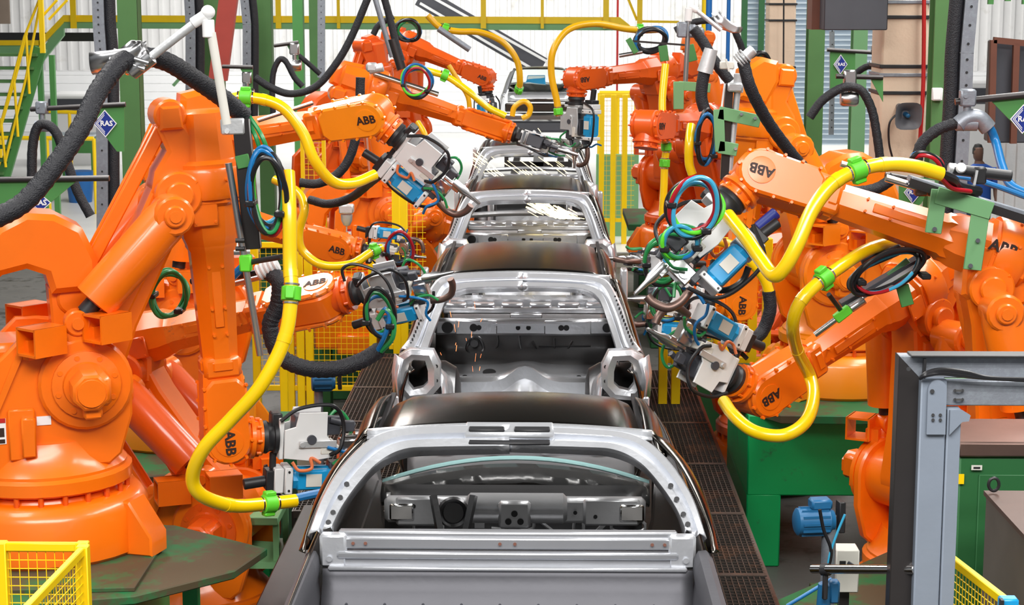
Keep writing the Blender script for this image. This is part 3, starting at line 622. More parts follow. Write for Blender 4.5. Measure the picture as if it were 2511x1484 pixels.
gun('R5', 'grey welding gun hanging at the right of the fourth car', 90, sc=.9, plate='alu')
gun('R4', 'dark welding gun lowest behind the right hose cluster', 90, sc=.8, plate='alu')
# ---------------------------------------------------------------- car bodies
XC = -.15
def smooth_pts(pts, sub=6):
    pts = [V(p) for p in pts]; q = []; m = len(pts)
    for i in range(m - 1):
        p0 = pts[i - 1] if i else pts[0] * 2 - pts[1]; p1 = pts[i]; p2 = pts[i + 1]; p3 = pts[i + 2] if i + 2 < m else pts[-1] * 2 - pts[-2]
        for k in range(sub):
            t = k / sub; q.append(.5 * (2 * p1 + (p2 - p0) * t + (2 * p0 - 5 * p1 + 4 * p2 - p3) * t * t + (3 * p1 - p0 - 3 * p2 + p3) * t ** 3))
    q.append(pts[-1]); return q
def solid(o, t=.012, off=-1):
    md = o.modifiers.new('sheet', 'SOLIDIFY'); md.thickness = t; md.offset = off; return o
def frame_band(mb, outer, inner, depth=.05, sgn=1):
    """pressed channel between two edges: bead, groove, flange"""
    O = smooth_pts(outer); I = smooth_pts(inner); rows = []
    for i in range(len(O)):
        t = (O[min(i + 1, len(O) - 1)] - O[max(i - 1, 0)]).normalized(); w = I[i] - O[i]; n = t.cross(w).normalized() * sgn
        if n.z < 0 and abs(n.z) > .1: n = -n
        rows.append([O[i] - n * .03, O[i], O[i] + w * .10 + n * .012, O[i] + w * .40 + n * .014, O[i] + w * .47 - n * .022, O[i] + w * .64 - n * .022, O[i] + w * .72 + n * .006, I[i] + n * .004, I[i] - n * depth])
    mb.grid(rows)
def roof(T, y1, w0=.53, w1=.51, k=.055, ym=.55):
    m = MB(T); rows = []
    for i in range(15):
        y = y1 * i / 14; w = w0 + (w1 - w0) * i / 14; row = []
        for j in range(17):
            u = -1 + j / 8; z = -k * (y - ym) ** 2 - .035 * abs(u) ** 2.2 - (.02 if abs(u) > .97 else 0); row.append((u * w, y, z))
        rows.append(row)
    y = y1; rows.append([(p[0], y + .10, p[2] - .035) for p in rows[-1]]); rows.append([(p[0], y + .13, p[2] - .05) for p in rows[-2]])
    m.grid(rows); return m
def side(T, s, st, belt=-.5, w0=.70):
    """outer body side of one flank; st = stations (y, half-width scale, bottom z)"""
    m = MB(T); pr = [(w0, belt), (max(.745, w0 + .02), belt - .03), (.775, belt - .12), (.80, belt - .26), (.81, belt - .32), (.80, belt - .42), (.79, belt - .60), (.74, belt - .76)]
    ys = smooth_pts([(y, k, dz) for y, k, dz in st], 4)
    rows = [[(s * x * p.y, p.x, z + p.z) for x, z in pr] for p in ys]; m.grid(rows if s > 0 else [r[::-1] for r in rows]); return m
def plate(mb, pts, T=None): n = len(pts); return mb.add(pts, [tuple(range(n))], T)
def sedan(Yr, Zr, label):
    T = Tr(XC, Yr, Zr); r = thing('car_body', label, 'car', (XC, Yr + 1, Zr - 1.28), 'unpainted car bodies on the line')
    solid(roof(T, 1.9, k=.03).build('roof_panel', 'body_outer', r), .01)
    for s in (-1, 1):
        m = MB(T); m.box((s * .538, .95, -.07), (.022, 1.9, .02)); m.build('roof_ditch', 'black', r)
        # cant rail and pillars
        m = MB(T); rr = []
        for p in smooth_pts([(.550, .02, -.045), (.552, .8, -.035), (.545, 1.75, -.09), (.60, 2.2, -.28), (.69, 2.7, -.53)], 5): rr.append([(s * p.x, p.y, p.z), (s * (p.x + .035), p.y, p.z - .012), (s * (p.x + .07), p.y, p.z - .06), (s * (p.x + .085), p.y, p.z - .10), (s * (p.x + .05), p.y, p.z - .10)])
        m.grid(rr); solid(m.build('cant_rail', 'body_outer', r), .01)
        m = MB(T); rr = []
        for p, q in zip(smooth_pts([(.595, .0, -.06), (.655, -.25, -.22), (.72, -.5, -.41), (.755, -.72, -.44)], 5), smooth_pts([(.635, .35, -.14), (.70, .22, -.30), (.745, .10, -.48), (.765, -.3, -.56)], 5)): rr.append([(s * p.x, p.y, p.z), (s * (p.x * .5 + q.x * .5 + .02), (p.y + q.y) / 2, (p.z + q.z) / 2), (s * q.x, q.y, q.z)])
        m.grid(rr); solid(m.build('rear_pillar', 'body_outer', r), .01)
        m = MB(T); m.box((s * .70, .9, -.33), (.05, .13, .42), Rt(-s * 9, 'Y') if False else None, .01); m.build('middle_pillar', 'body_inner', r)
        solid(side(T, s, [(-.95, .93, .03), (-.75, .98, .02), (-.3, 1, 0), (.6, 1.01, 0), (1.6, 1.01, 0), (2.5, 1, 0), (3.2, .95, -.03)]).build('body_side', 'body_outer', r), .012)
        # rear frame of the window running down to the tail lamp
        m = MB(T); frame_band(m, [(s * .0, .0, -.02), (s * .30, .0, -.028), (s * .48, -.005, -.045), (s * .565, -.05, -.075), (s * .64, -.22, -.20), (s * .70, -.42, -.36), (s * .755, -.62, -.42)], [(s * .0, -.08, -.095), (s * .27, -.085, -.10), (s * .41, -.095, -.115), (s * .495, -.14, -.165), (s * .55, -.30, -.29), (s * .595, -.48, -.41), (s * .60, -.66, -.455)], .05, -s)
        solid(m.build('window_frame', 'body_inner', r), .008)
        m = MB(T)
        for i in range(14):
            t = i / 14; c = V((s * .60, -.16, -.16)).lerp(V((s * .715, -.60, -.44)), t); m.cyl(c + V((0, 0, .0)), c + V((0, -.006, .016)), .006, n=8)
        c = (s * .655, -.60, -.425); m.cyl(c, (c[0], c[1] - .012, c[2] + .02), .014, n=12); m.build('weld_spots', 'black', r, kind='stuff')
        # lamp frame
        o = [(.50, -.60), (.50, -.46), (.54, -.375), (.68, -.37), (.745, -.41), (.775, -.50), (.765, -.60), (.70, -.68), (.56, -.67)]; i_ = [(.565, -.575), (.565, -.50), (.585, -.43), (.66, -.425), (.69, -.45), (.705, -.51), (.70, -.58), (.665, -.625), (.60, -.61)]
        m = MB(T); n = len(o); rows = [[(s * x, -.80, z) for x, z in o], [(s * x, -.86, z) for x, z in [(a * .93 + b * .07, c * .93 + d * .07) for (a, c), (b, d) in zip(o, i_)]], [(s * (a * .5 + b * .5), -.875, c * .5 + d * .5) for (a, c), (b, d) in zip(o, i_)], [(s * x, -.865, z) for x, z in i_], [(s * x, -.80, z) for x, z in i_]]
        m.grid([q if s > 0 else q[::-1] for q in rows], True); solid(m.build('tail_lamp_frame', 'body_inner', r), .008)
        m = MB(T); m.grid([[(s * .78, -.83, -.40), (s * .80, -.80, -.52), (s * .79, -.83, -.66)], [(s * .735, -.90, -.42), (s * .76, -.92, -.54), (s * .75, -.93, -.68)]]); m.box((s * .765, -.95, -.70), (.04, .03, .12), None, .008); solid(m.build('lamp_corner_panel', 'body_inner', r), .008)
        # inner flank: from frame to wheel house
        m = MB(T); a = smooth_pts([(.60, -.62, -.46), (.55, -.70, -.52), (.50, -.78, -.60), (.49, -.80, -.75), (.49, -.82, -.95)], 4); b = smooth_pts([(.60, -.2, -.62), (.50, -.25, -.64), (.43, -.35, -.68), (.40, -.42, -.80), (.39, -.45, -1.0)], 4)
        m.grid([[(s * p.x, p.y, p.z), (s * (p.x * .6 + q.x * .4), p.y * .6 + q.y * .4, p.z * .6 + q.z * .4 + .02), (s * q.x, q.y, q.z)] for p, q in zip(a, b)]); solid(m.build('inner_flank', 'body_inner', r), .008)
        m = MB(T); rows = []
        for i in range(13):
            t = math.pi * i / 12; rows.append([(s * .72, -.30 + .36 * math.cos(t), -.92 + .36 * math.sin(t)), (s * .50, -.30 + .36 * math.cos(t), -.92 + .36 * math.sin(t)), (s * .43, -.30 + .32 * math.cos(t), -.92 + .32 * math.sin(t)), (s * .41, -.30 + .25 * math.cos(t), -.92 + .25 * math.sin(t)), (s * .41, -.30, -.92)])
        m.grid(rows); solid(m.build('wheel_house', 'body_dark', r), .008)
        m = MB(T)
        for z in (-.47, -.56, -.65): m.cyl((s * .52, -.862, z), (s * .52, -.875, z), .012, n=10)
        m.build('lamp_screws', 'black', r)
    m = MB(T); rows = []
    for i in range(13):
        x = -.57 + 1.14 * i / 12; d = .03 * abs(x / .57) ** 2; rows.append([(x, .01, -.005 - d), (x, -.012, -.012 - d), (x, -.018, -.05 - d), (x, -.05, -.055 - d)])
    m.grid(rows); solid(m.build('header_flange', 'body_inner', r), .006)
    # windscreen surround
    m = MB(T)
    m.tube([(-.66, 2.62, -.56), (-.3, 2.72, -.55), (0, 2.75, -.55), (.3, 2.72, -.55), (.66, 2.62, -.56)], .03, 8, 4); m.build('cowl', 'body_inner', r)
    # dashboard beams, bulkhead and floor pan
    m = MB(T); m.grid([[(x, 2.30 + .05 * math.cos(x * 2), z) for x in [i * .0933 - .7 for i in range(16)]] for z in (-.58, -.66)]); 
    for i in range(6): m.box((-.55 + i * .22, 2.22, -.60), (.17, .10, .03), None, .01)
    m.box((0, 2.2, -.64), (1.3, .08, .05), None, .012); m.box((0, 2.12, -.67), (.25, .05, .035), None, .008); m.build('dashboard_beam', 'body_inner', r)
    m = MB(T); m.box((0, 2.0, -.735), (1.40, .06, .13), None, .02); m.box((-.38, 1.965, -.735), (.32, .02, .11), None, .008); m.box((.32, 1.965, -.735), (.36, .02, .11), None, .008); m.box((0, 1.96, -.71), (.5, .03, .02)); m.build('cross_beam', 'body_inner', r)
    m = MB(T)
    for x, rr in ((-.60, .045), (-.40, .03), (-.36, .02), (.27, .022), (.31, .022), (.62, .035), (-.06, .018), (.02, .018)): m.cut(); m.lathe([(0, rr), (.006, rr)], frame((x, 1.955, -.735), (0, -1, 0)), 16)
    m.build('beam_holes', 'black', r)
    m = MB(T); zs = [(-.80, 2.12), (-.92, 2.10), (-1.00, 2.02), (-1.03, 1.9)]; rows = []
    for z, y in zs: rows.append([(x, y, z) for x in [i * .1 - .7 for i in range(15)]])
    m.grid(rows); solid(m.build('bulkhead', 'body_dark', r), .01)
    m = MB(T)
    m.cut(); m.tube([(-.42, 2.085, -.84), (-.46, 2.08, -.92), (-.40, 2.05, -.98), (-.33, 2.08, -.93), (-.36, 2.085, -.84)], .012, 6, 4, True); m.cyl((-.40, 2.1, -.88), (-.40, 2.06, -.88), .03, n=12)
    for q in (((-.22, -.82), (-.22, -.90), (-.30, -.97)), ((-.05, -.82), (-.04, -.92), (-.0, -.99)), ((.05, -.86), (.10, -.96)), ((.22, -.84), (.22, -.97)), ((.10, -.90), (.5, -.90)), ((.36, -.86), (.30, -.96))): m.cut(); m.tube([(x, 2.09, z) for x, z in q], .008, 6, 2)
    m.build('stiffening_ribs', 'body_dark', r)
    m = MB(T); xs = [i * .05 - .65 for i in range(27)]; rows = []
    for y, z, w in ((1.9, -1.02, .03), (1.6, -1.03, .06), (1.44, -1.035, .10), (1.41, -1.05, .12), (1.40, -1.14, .12), (.7, -1.20, .12), (-.2, -1.22, .12), (-.9, -1.22, .0)): rows.append([(x, y, z + w * math.exp(-(x / .13) ** 2)) for x in xs])
    m.grid(rows); solid(m.build('floor_pan', 'body_inner', r), .01)
    m = MB(T); m.lathe([(0, .05), (.008, .05)], frame((-.27, 1.62, -1.02), (0, -.3, .9)), 20); m.cut(); m.lathe([(0, .018), (.008, .018)], frame((-.45, 1.52, -1.03), (0, -.3, 1)), 12); m.cut(); m.lathe([(0, .018), (.008, .018)], frame((.4, 1.52, -1.03), (0, -.3, 1)), 12); m.build('floor_holes', 'black', r)
    m = MB(T); m.grid([[(x, y, z + .02 * math.cos(x * 20) * (k in (1, 2))) for x in [i * .05 - .7 for i in range(29)]] for k, (y, z) in enumerate(((-.88, -.87), (-.93, -.90), (-.94, -.98), (-.90, -1.02), (-.92, -1.16)))]); m.box((0, -.9, -1.2), (1.4, .08, .1), None, .02); solid(m.build('rear_valance', 'body_inner', r), .01)
    for s in (-1, 1): m = MB(T); m.box((s * .62, 1.2, -1.2), (.12, 4.0, .14), None, .02); m.build('sill', 'body_dark', r)
    return r
def copy_tree(o, off, **tags):
    c = o.copy(); COL.objects.link(c); c.location = o.location + off
    for k, v in tags.items(): c[k] = v
    for ch in o.children:
        d = ch.copy(); COL.objects.link(d); d.parent = c
    return c
car2 = sedan(12.08, 2.22, 'second bare car body, its open boot and both tail lamp frames visible')
car3 = copy_tree(car2, V((-.02, 5.2, 0)), label='third bare car body, bright spark fan seen through its rear window')
car4 = copy_tree(car2, V((-.04, 10.4, 0)), label='fourth bare car body, spark streaks crossing its rear window')
# pickup in front
YP, ZP = 7.66, 2.225; T = Tr(XC, YP, ZP)
r = thing('pickup_body', 'front bare pickup cab and load bed, nearest the camera', 'pickup', (XC, YP, ZP - 1.28)); pk = r
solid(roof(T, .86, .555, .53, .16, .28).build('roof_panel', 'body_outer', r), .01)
for s in (-1, 1):
    m = MB(T); m.box((s * .563, .45, -.085), (.022, .95, .02)); m.build('roof_ditch', 'black', r)
    m = MB(T); rr = []
    for p in smooth_pts([(.575, .0, -.05), (.577, .5, -.04), (.57, .95, -.10), (.64, 1.35, -.30), (.72, 1.75, -.52)], 5): rr.append([(s * p.x, p.y, p.z), (s * (p.x + .04), p.y, p.z - .012), (s * (p.x + .075), p.y, p.z - .06), (s * (p.x + .09), p.y, p.z - .10), (s * (p.x + .05), p.y, p.z - .10)])
    m.grid(rr); solid(m.build('cant_rail', 'body_outer', r), .01)
    m = MB(T); rr = []
    for p, q in zip(smooth_pts([(.595, -.01, -.055), (.70, -.13, -.15), (.772, -.27, -.265), (.815, -.38, -.37), (.812, -.5, -.42)], 5), smooth_pts([(.67, .25, -.16), (.745, .2, -.26), (.795, .15, -.36), (.81, .1, -.44), (.806, -.4, -.44)], 5)): rr.append([(s * p.x, p.y, p.z), (s * (p.x * .5 + q.x * .5 + .03), (p.y + q.y) / 2, (p.z + q.z) / 2), (s * q.x, q.y, q.z)])
    m.grid(rr); solid(m.build('rear_pillar', 'body_outer', r), .01)
    m = MB(T); frame_band(m, [(0, 0, -.018), (s * .32, 0, -.028), (s * .49, -.004, -.045), (s * .590, -.045, -.078), (s * .688, -.15, -.16), (s * .758, -.27, -.26), (s * .802, -.40, -.385)], [(0, -.075, -.085), (s * .30, -.08, -.09), (s * .44, -.085, -.10), (s * .545, -.12, -.145), (s * .625, -.21, -.215), (s * .685, -.30, -.29), (s * .718, -.385, -.355)], .05, -s); solid(m.build('window_frame', 'body_inner', r), .008)
    m = MB(T)
    for t in (.42, .60, .8, .93): c = V((s * .615, -.11, -.12)).lerp(V((s * .735, -.385, -.36)), t); m.cut(); m.cyl(c, c + V((0, -.012, .012)), .011, n=12)
    m.build('bolt_holes', 'black', r)
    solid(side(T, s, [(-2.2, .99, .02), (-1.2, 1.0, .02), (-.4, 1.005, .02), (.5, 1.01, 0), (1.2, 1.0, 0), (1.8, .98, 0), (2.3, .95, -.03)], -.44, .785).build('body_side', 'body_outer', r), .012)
    m = MB(T); rr = []
    for y in (-2.3, -1.6, -1.0, -.6, -.46): rr.append([(s * x, y, z) for x, z in ((.815, -.48), (.808, -.44), (.79, -.425), (.768, -.428), (.757, -.45), (.752, -.50), (.758, -.54), (.748, -.60), (.74, -1.0))])
    m.grid(rr); solid(m.build('bed_rail', 'bed_steel', r), .01)
    m = MB(T); m.box((s * .70, -.43, -.43), (.11, .05, .14), None, .012); m.cyl((s * .715, -.46, -.46), (s * .715, -.465, -.46), .012, n=10); m.build('corner_gusset', 'body_inner', r)
m = MB(T); rows = []
for i in range(25):
    x = -.60 + 1.2 * i / 24; d = .03 * abs(x / .6) ** 2; rows.append([(x, .01, -.005 - d), (x, -.01, -.010 - d), (x, -.014, -.03 - d), (x, -.04, -.035 - d)])
m.grid(rows); solid(m.build('header_flange', 'body_inner', r), .006)
m = MB(T); m.box((0, -.03, -.03), (.38, .09, .05), Rt(28, 'X') @ Tr(0, 0, 0), .012); b = m.build('brake_light_housing', 'body_inner', r)
for x in (-.095, .095): m = MB(T); m.box((x, -.045, -.002), (.15, .03, .012), Rt(28, 'X'), .004); m.build('slot', 'black', b)
m = MB(T); m.box((0, -.095, -.03), (.34, .03, .012), Rt(28, 'X'), .004); m.build('slot', 'black', b)
m = MB(T)
for y, z, dy, dz in ((-.405, -.372, .05, .035), (-.42, -.40, .05, .05), (-.44, -.445, .05, .03)): m.box((0, y, z), (1.40 - dz, dy, dz), None, .008)
m.box((0, -.425, -.47), (1.42, .05, .06), None, .006); m.box((0, -.455, -.497), (1.44, .05, .018), None, .006); m.build('window_sill', 'sill_steel', r)
m = MB(T)
for x in (-.62, -.57, -.03, .03, .58, .63): m.cyl((x, -.445, -.40), (x, -.452, -.398), .007, n=8)
m.build('sill_screws', 'rust_frame', r)
m = MB(T); pr = [(-.46, -.50), (-.465, -.53), (-.475, -.56), (-.50, -.59), (-.53, -.62), (-.55, -.66), (-.56, -.72), (-.56, -1.05)]
m.grid([[(x, y, z) for x in [i * .053 - .742 for i in range(29)]] for y, z in pr]); solid(m.build('bed_bulkhead', 'bed_steel', r), .01)
m = MB(T)
for i in range(26):
    x = -.64 + i * .051; m.cyl((x, -.52, -.632 + .01 * (i % 3 == 0)), (x, -.552, -.632 + .01 * (i % 3 == 0)), .006, n=8)
m.build('weld_spots', 'grey_dark', r, kind='stuff')
m = MB(T); m.grid([[(x, y, -1.05 + .012 * (abs((x * 10) % 1 - .5) > .25)) for x in [i * .025 - .7 for i in range(57)]] for y in (-.56, -2.3)]); solid(m.build('bed_floor', 'bed_steel', r), .01)
# pickup cab inside
m = MB(T @ Tr(0, 0, -.155)); rows = []
for dy, dz in ((0, 0), (-.02, .012), (-.05, .005)): rows.append([(x, 1.62 + dy + .16 * (1 - (x / .68) ** 2), -.54 + dz + .085 * (1 - (x / .68) ** 2)) for x in [i * .085 - .68 for i in range(17)]])
m.grid(rows); solid(m.build('windscreen_ledge', 'glass_edge', r), .01)
m = MB(T @ Tr(0, 0, -.155)); rows = []
for dy, z in ((-.04, -.535), (-.10, -.55), (-.13, -.57), (-.14, -.60), (-.10, -.625)): rows.append([(x, 1.60 + dy + .13 * (1 - (x / .68) ** 2) + (.018 * (math.sin(x * 24) > .3) if -.61 < z < -.54 else 0), z + .07 * (1 - (x / .68) ** 2)) for x in [i * .034 - .68 for i in range(41)]])
m.grid(rows); solid(m.build('cowl_panel', 'beam_dark', r), .01)
m = MB(T @ Tr(0, 0, -.155)); m.box((0, 1.33, -.60), (1.30, .07, .13), None, .02); m.cyl((-.24, 1.30, -.585), (.26, 1.30, -.585), .075, n=24, ch=.02); m.box((0, 1.24, -.60), (.16, .05, .14), None, .015)
m.box((-.48, 1.29, -.60), (.22, .03, .15), None, .02); m.box((.48, 1.29, -.60), (.28, .03, .14), None, .015); m.build('dashboard_beam', 'beam_steel', r)
m = MB(T @ Tr(0, 0, -.155))
for x, z in ((-.03, -.63), (.03, -.63), (0, -.59)): m.cut(); m.cyl((x, 1.22, z), (x, 1.21, z), .016, n=14)
for x, z in ((-.5, -.57), (.4, -.62), (.3, -.6), (-.22, -.62)): m.cut(); m.cyl((x, 1.275, z), (x, 1.27, z), .010, n=10)
m.build('beam_holes', 'black', r)
for x in (-.56, .58): m = MB(T @ Tr(0, 0, -.155)); m.box((x, 1.27, -.60), (.12, .02, .085), None, .012); m.build('air_vent_opening', 'chrome', r)
m = MB(T @ Tr(0, 0, -.155)); m.lathe([(0, .075), (.02, .08), (.03, .07), (.02, .055), (.025, .05)], frame((-.30, 1.24, -.59), (0, -1, .1)), 24); m.bar((-.40, 1.22, -.50), (-.34, 1.1, -.78), .03, .03); m.bar((-.20, 1.22, -.50), (-.26, 1.1, -.78), .03, .03); m.box((-.355, 1.06, -.745), (.04, .02, .09)); m.box((-.245, 1.06, -.745), (.04, .02, .09)); m.build('steering_bracket', 'body_dark', r)
m = MB(T @ Tr(0, 0, -.155)); m.grid([[(x, y, z) for x in [i * .1 - .66 for i in range(14)]] for y, z in ((1.50, -.52), (1.46, -.66), (1.44, -.80), (1.36, -.95), (.6, -1.08), (-.3, -1.10))]); solid(m.build('bulkhead', 'body_dark', r), .01)
m = MB(T @ Tr(0, 0, -.155))
for q in (((-.50, -.70), (-.38, -.70), (-.38, -.75), (-.50, -.75)), ((.30, -.69), (.34, -.69), (.34, -.78), (.30, -.78)), ((.50, -.69), (.64, -.69), (.64, -.74), (.50, -.74))): m.cut(); m.tube([(x, 1.44, z) for x, z in q], .009, 6, 3, True)
m.cut(); m.tube([(-.12, 1.44, -.73), (-.06, 1.44, -.73), (-.05, 1.44, -.68), (.02, 1.44, -.68), (.03, 1.44, -.73), (.09, 1.44, -.73), (.10, 1.44, -.68), (.16, 1.44, -.72), (.2, 1.44, -.75)], .009, 6, 3); m.cut(); m.bar((.36, 1.43, -.80), (.46, 1.43, -.69), .02, .02); m.cut(); m.box((-.18, 1.45, -.74), (.05, .02, .07)); m.build('stiffening_ribs', 'beam_steel', r)
m = MB(T @ Tr(0, 0, -.155)); m.grid([[(s, y, z) for y, z in ((1.5, -.5), (1.0, -.5), (.2, -.5), (-.3, -.45))] for s in (-.70, -.69)]); m.build('door_sill_inner', 'body_dark', r)
# finished car at the end of the line
YF, ZF = 36.0, 2.62; T = Tr(-.12, YF, ZF); r = thing('finished_car', 'finished silver car with glass at the far end of the line', 'car', (-.12, YF + 1, ZF - 1.3))
solid(roof(T, 1.7, .5, .49).build('roof_panel', 'body_outer', r), .01)
for s in (-1, 1):
    m = MB(T); rr = []
    for p, q in zip(smooth_pts([(.50, .0, -.04), (.57, -.25, -.20), (.64, -.52, -.42), (.66, -.7, -.46)], 4), smooth_pts([(.60, .35, -.14), (.67, .22, -.30), (.73, .10, -.48), (.75, -.3, -.52)], 4)): rr.append([(s * p.x, p.y, p.z), (s * (p.x + q.x + .06) / 2, (p.y + q.y) / 2, (p.z + q.z) / 2), (s * q.x, q.y, q.z)])
    m.grid(rr); solid(m.build('rear_pillar', 'body_inner', r), .02); solid(side(T, s, [(-1.0, .93, 0), (-.5, 1, 0), (1, 1, 0), (3, .95, 0)]).build('body_side', 'body_inner', r), .012)
    m = MB(T); m.tube([(s * .52, 1.7, -.1), (s * .58, 2.1, -.3), (s * .66, 2.6, -.52)], .03, 8, 3); m.build('front_pillar', 'body_dark', r)
m = MB(T); m.grid([[(x * .47, 0, -.04) for x in (-1, 0, 1)], [(x * .60, -.52, -.44) for x in (-1, 0, 1)]]); solid(m.build('rear_window', 'glass', r), .006)
m = MB(T); m.grid([[(x, y, z - .02 * x * x) for x in [i * .15 - .6 for i in range(9)]] for y, z in ((-.55, -.45), (-.75, -.46), (-1.0, -.48), (-1.03, -.52), (-1.03, -.60))]); solid(m.build('boot_lid', 'body_inner', r), .01)
m = MB(T); m.box((0, -1.05, -.70), (1.3, .06, .16), None, .02); m.box((0, -1.05, -.56), (.5, .03, .05), None, .01); m.build('rear_panel', 'body_outer', r)
m = MB(T); m.box((0, -1.1, -.88), (1.5, .14, .18), None, .05); m.build('bumper', 'chrome', r); m = MB(T); m.box((0, -1.08, -1.06), (1.4, .1, .2), None, .04); m.build('lower_bumper', 'grey_dark', r)
c = P(1316, 204, 36.1); sh = MB().box(c, (.30, .008, .225), None, .002).build('paper_sheet', 'transformer', r)
MB().box(c + V((0, -.006, .083)), (.28, .004, .035)).build('printed_band', 'white_sign', sh); MB().box(c + V((-.01, -.006, 0)), (.13, .004, .045)).build('printed_block', 'white_sign', sh); MB().box(c + V((0, -.006, -.06)), (.26, .004, .02)).build('printed_line', 'louvre', sh)
# carriers under the line
for s in (-1, 1):
    m = MB(); m.box((XC + s * .45, 22, .62), (.14, 34, .12), None, .01)
    for i in range(18): m.box((XC + s * .45, 5.6 + i * 1.9, .28), (.1, .1, .56))
    one(m, 'conveyor_rail', 'dark_steel', '%s dark steel conveyor rail under the car bodies' % ('left' if s < 0 else 'right'), 'rail')
for i, y in enumerate((8.0, 13.2, 18.4, 23.6, 37.2)):
    z0, z1 = .68, (.88 if i < 4 else 1.28); m = MB()
    m.box((XC, y + .2, z0 + .06), (.2, 2.3, .08))
    for dy in (-.9, 1.3):
        m.box((XC, y + dy, z0 + .06), (1.2, .1, .1))
        for sx in (-.62, .62): m.box((XC + sx, y + dy, (z0 + z1 + .05) / 2), (.08, .08, z1 - z0 + .05))
    one(m, 'carrier_skid', 'dark_steel', 'dark carrier skid holding the %s car body of the line' % ('front', 'second', 'third', 'fourth', 'finished last')[i], 'skid', )
# ---------------------------------------------------------------- platforms and walkways
def platform(label, top, poly, z=1.12, t=.04, body=None, mt='green_worn', mb_='green_base'):
    """green robot stand: a thick plate (outline poly in plan) on a box"""
    c = V((sum(p[0] for p in poly) / len(poly), sum(p[1] for p in poly) / len(poly), 0)); r = thing('robot_stand', label, 'stand', c)
    R90 = Matrix(((1, 0, 0, 0), (0, 0, 1, 0), (0, 1, 0, 0), (0, 0, 0, 1)))
    def slab(q, z0, z1, nm, mm, b=.006):
        m = MB(); m.prism([(x, y) for x, y in q], z0, z1, R90, b); m.f = [f[::-1] for f in m.f]; return m.build(nm, mm, r)
    slab(poly, z - t, z, 'top_plate', mt); 
    for (x0, x1, y0, y1, z0, z1) in body: MB().box(((x0 + x1) / 2, (y0 + y1) / 2, (z0 + z1) / 2), (x1 - x0, y1 - y0, z1 - z0), None, .01).build('stand_body', mb_, r)
    return r, slab
def Z(px, py, z):
    d = RC @ V(((px - CX) / F, -(py - CY) / F, -1)); q = V((0, 0, CZ)) + d * ((z - CZ) / d.z); return (q.x, q.y)
p1 = [Z(-40, 1490, 1.1), Z(330, 1462, 1.1), Z(575, 1400, 1.1), Z(655, 1345, 1.1), Z(430, 1288, 1.1), Z(290, 1284, 1.1), (-3.6, 10.2), (-3.6, 8.5)]
r, slab = platform('dark green octagonal plate stand under the front left robot', 1.1, p1, 1.1, .045, [(-3.3, -2.1, 9.0, 10.0, 0, 1.05)])
slab([Z(-60, 1440, 1.14), Z(330, 1442, 1.12), Z(405, 1325, 1.12), Z(400, 1290, 1.12), (-3.4, 10.0)], 1.10, 1.122, 'base_plate', 'green_worn', .003)
for k, (x, y, d) in enumerate(((-1.9, 9.6, 0), (-3.1, 9.2, 0))): MB().box((x, y, .52), (.08, .08, 1.04)).build('leg', 'green_base', r)
platform('bright green stand under the level-armed robot, second on the left', 1.03, [(-3.5, 11.9), (-2.6, 11.75), (-1.85, 12.05), (-1.75, 12.5), (-1.8, 13.7), (-3.5, 13.7)], .90, .05, [(-3.4, -1.85, 12.1, 13.5, 0, .86)])
platform('bright green box stand at the right under the robot behind the arm pointing down left', 1.145, [(1.28, 13.1), (1.62, 12.55), (2.9, 12.5), (3.4, 12.9), (3.4, 14.4), (1.28, 14.4)], 1.145, .06, [(1.42, 3.3, 12.75, 14.2, .52, 1.1), (1.42, 1.66, 12.75, 14.2, 0, .53), (3.0, 3.3, 12.75, 14.2, 0, .53)])
platform('dark green stand far left in the fence gap', 1.0, [(-3.7, 22.2), (-1.5, 22.2), (-1.5, 24.8), (-3.7, 24.8)], 1.086, .08, [(-3.5, -1.7, 22.5, 24.5, 0, 1.01)], mb_='green_cabinet')
platform('dark green stand far right behind the yellow hoses', 1.0, [(1.05, 23.6), (3.3, 23.6), (3.3, 25.4), (1.05, 25.4)], 1.113, .08, [(1.2, 3.2, 23.8, 25.2, 0, 1.04)], mb_='green_cabinet')
platform('dark stand under the long sloping arm robot, left', .9, [(-2.5, 18.1), (-1.15, 18.1), (-1.15, 19.5), (-2.5, 19.5)], .95, .06, [(-2.4, -1.25, 18.2, 19.4, 0, .9)], mb_='green_cabinet')
platform('stand of the dark orange robot farthest along the right side', .9, [(1.05, 20.8), (2.3, 20.8), (2.3, 22.2), (1.05, 22.2)], 1.061, .06, [(1.2, 2.2, 21, 22, 0, 1.0)], mb_='green_cabinet')
platform('stand behind the yellow vertical hoses at the right', .9, [(1.15, 16.4), (2.5, 16.4), (2.5, 17.8), (1.15, 17.8)], .943, .06, [(1.3, 2.4, 16.6, 17.6, 0, .88)], mb_='green_cabinet')
platform('stand of the highest robot, far left', .9, [(-2.9, 26.3), (-1.5, 26.3), (-1.5, 27.8), (-2.9, 27.8)], 1.16, .06, [(-2.8, -1.6, 26.4, 27.6, 0, 1.1)], mb_='green_cabinet')
platform('low plinth at the right edge under the largest robot', .5, [(2.2, 9.3), (3.3, 9.3), (3.3, 10.6), (2.2, 10.6)], .53, .06, [(2.25, 3.25, 9.35, 10.55, 0, .48)], mb_='green_cabinet')
platform('low plinth under the low robot behind the door frame', .2, [(1.75, 10.75), (3.1, 10.75), (3.1, 11.9), (1.75, 11.9)], .16, .05, [(1.8, 3.05, 10.8, 11.85, 0, .12)], mb_='green_cabinet')
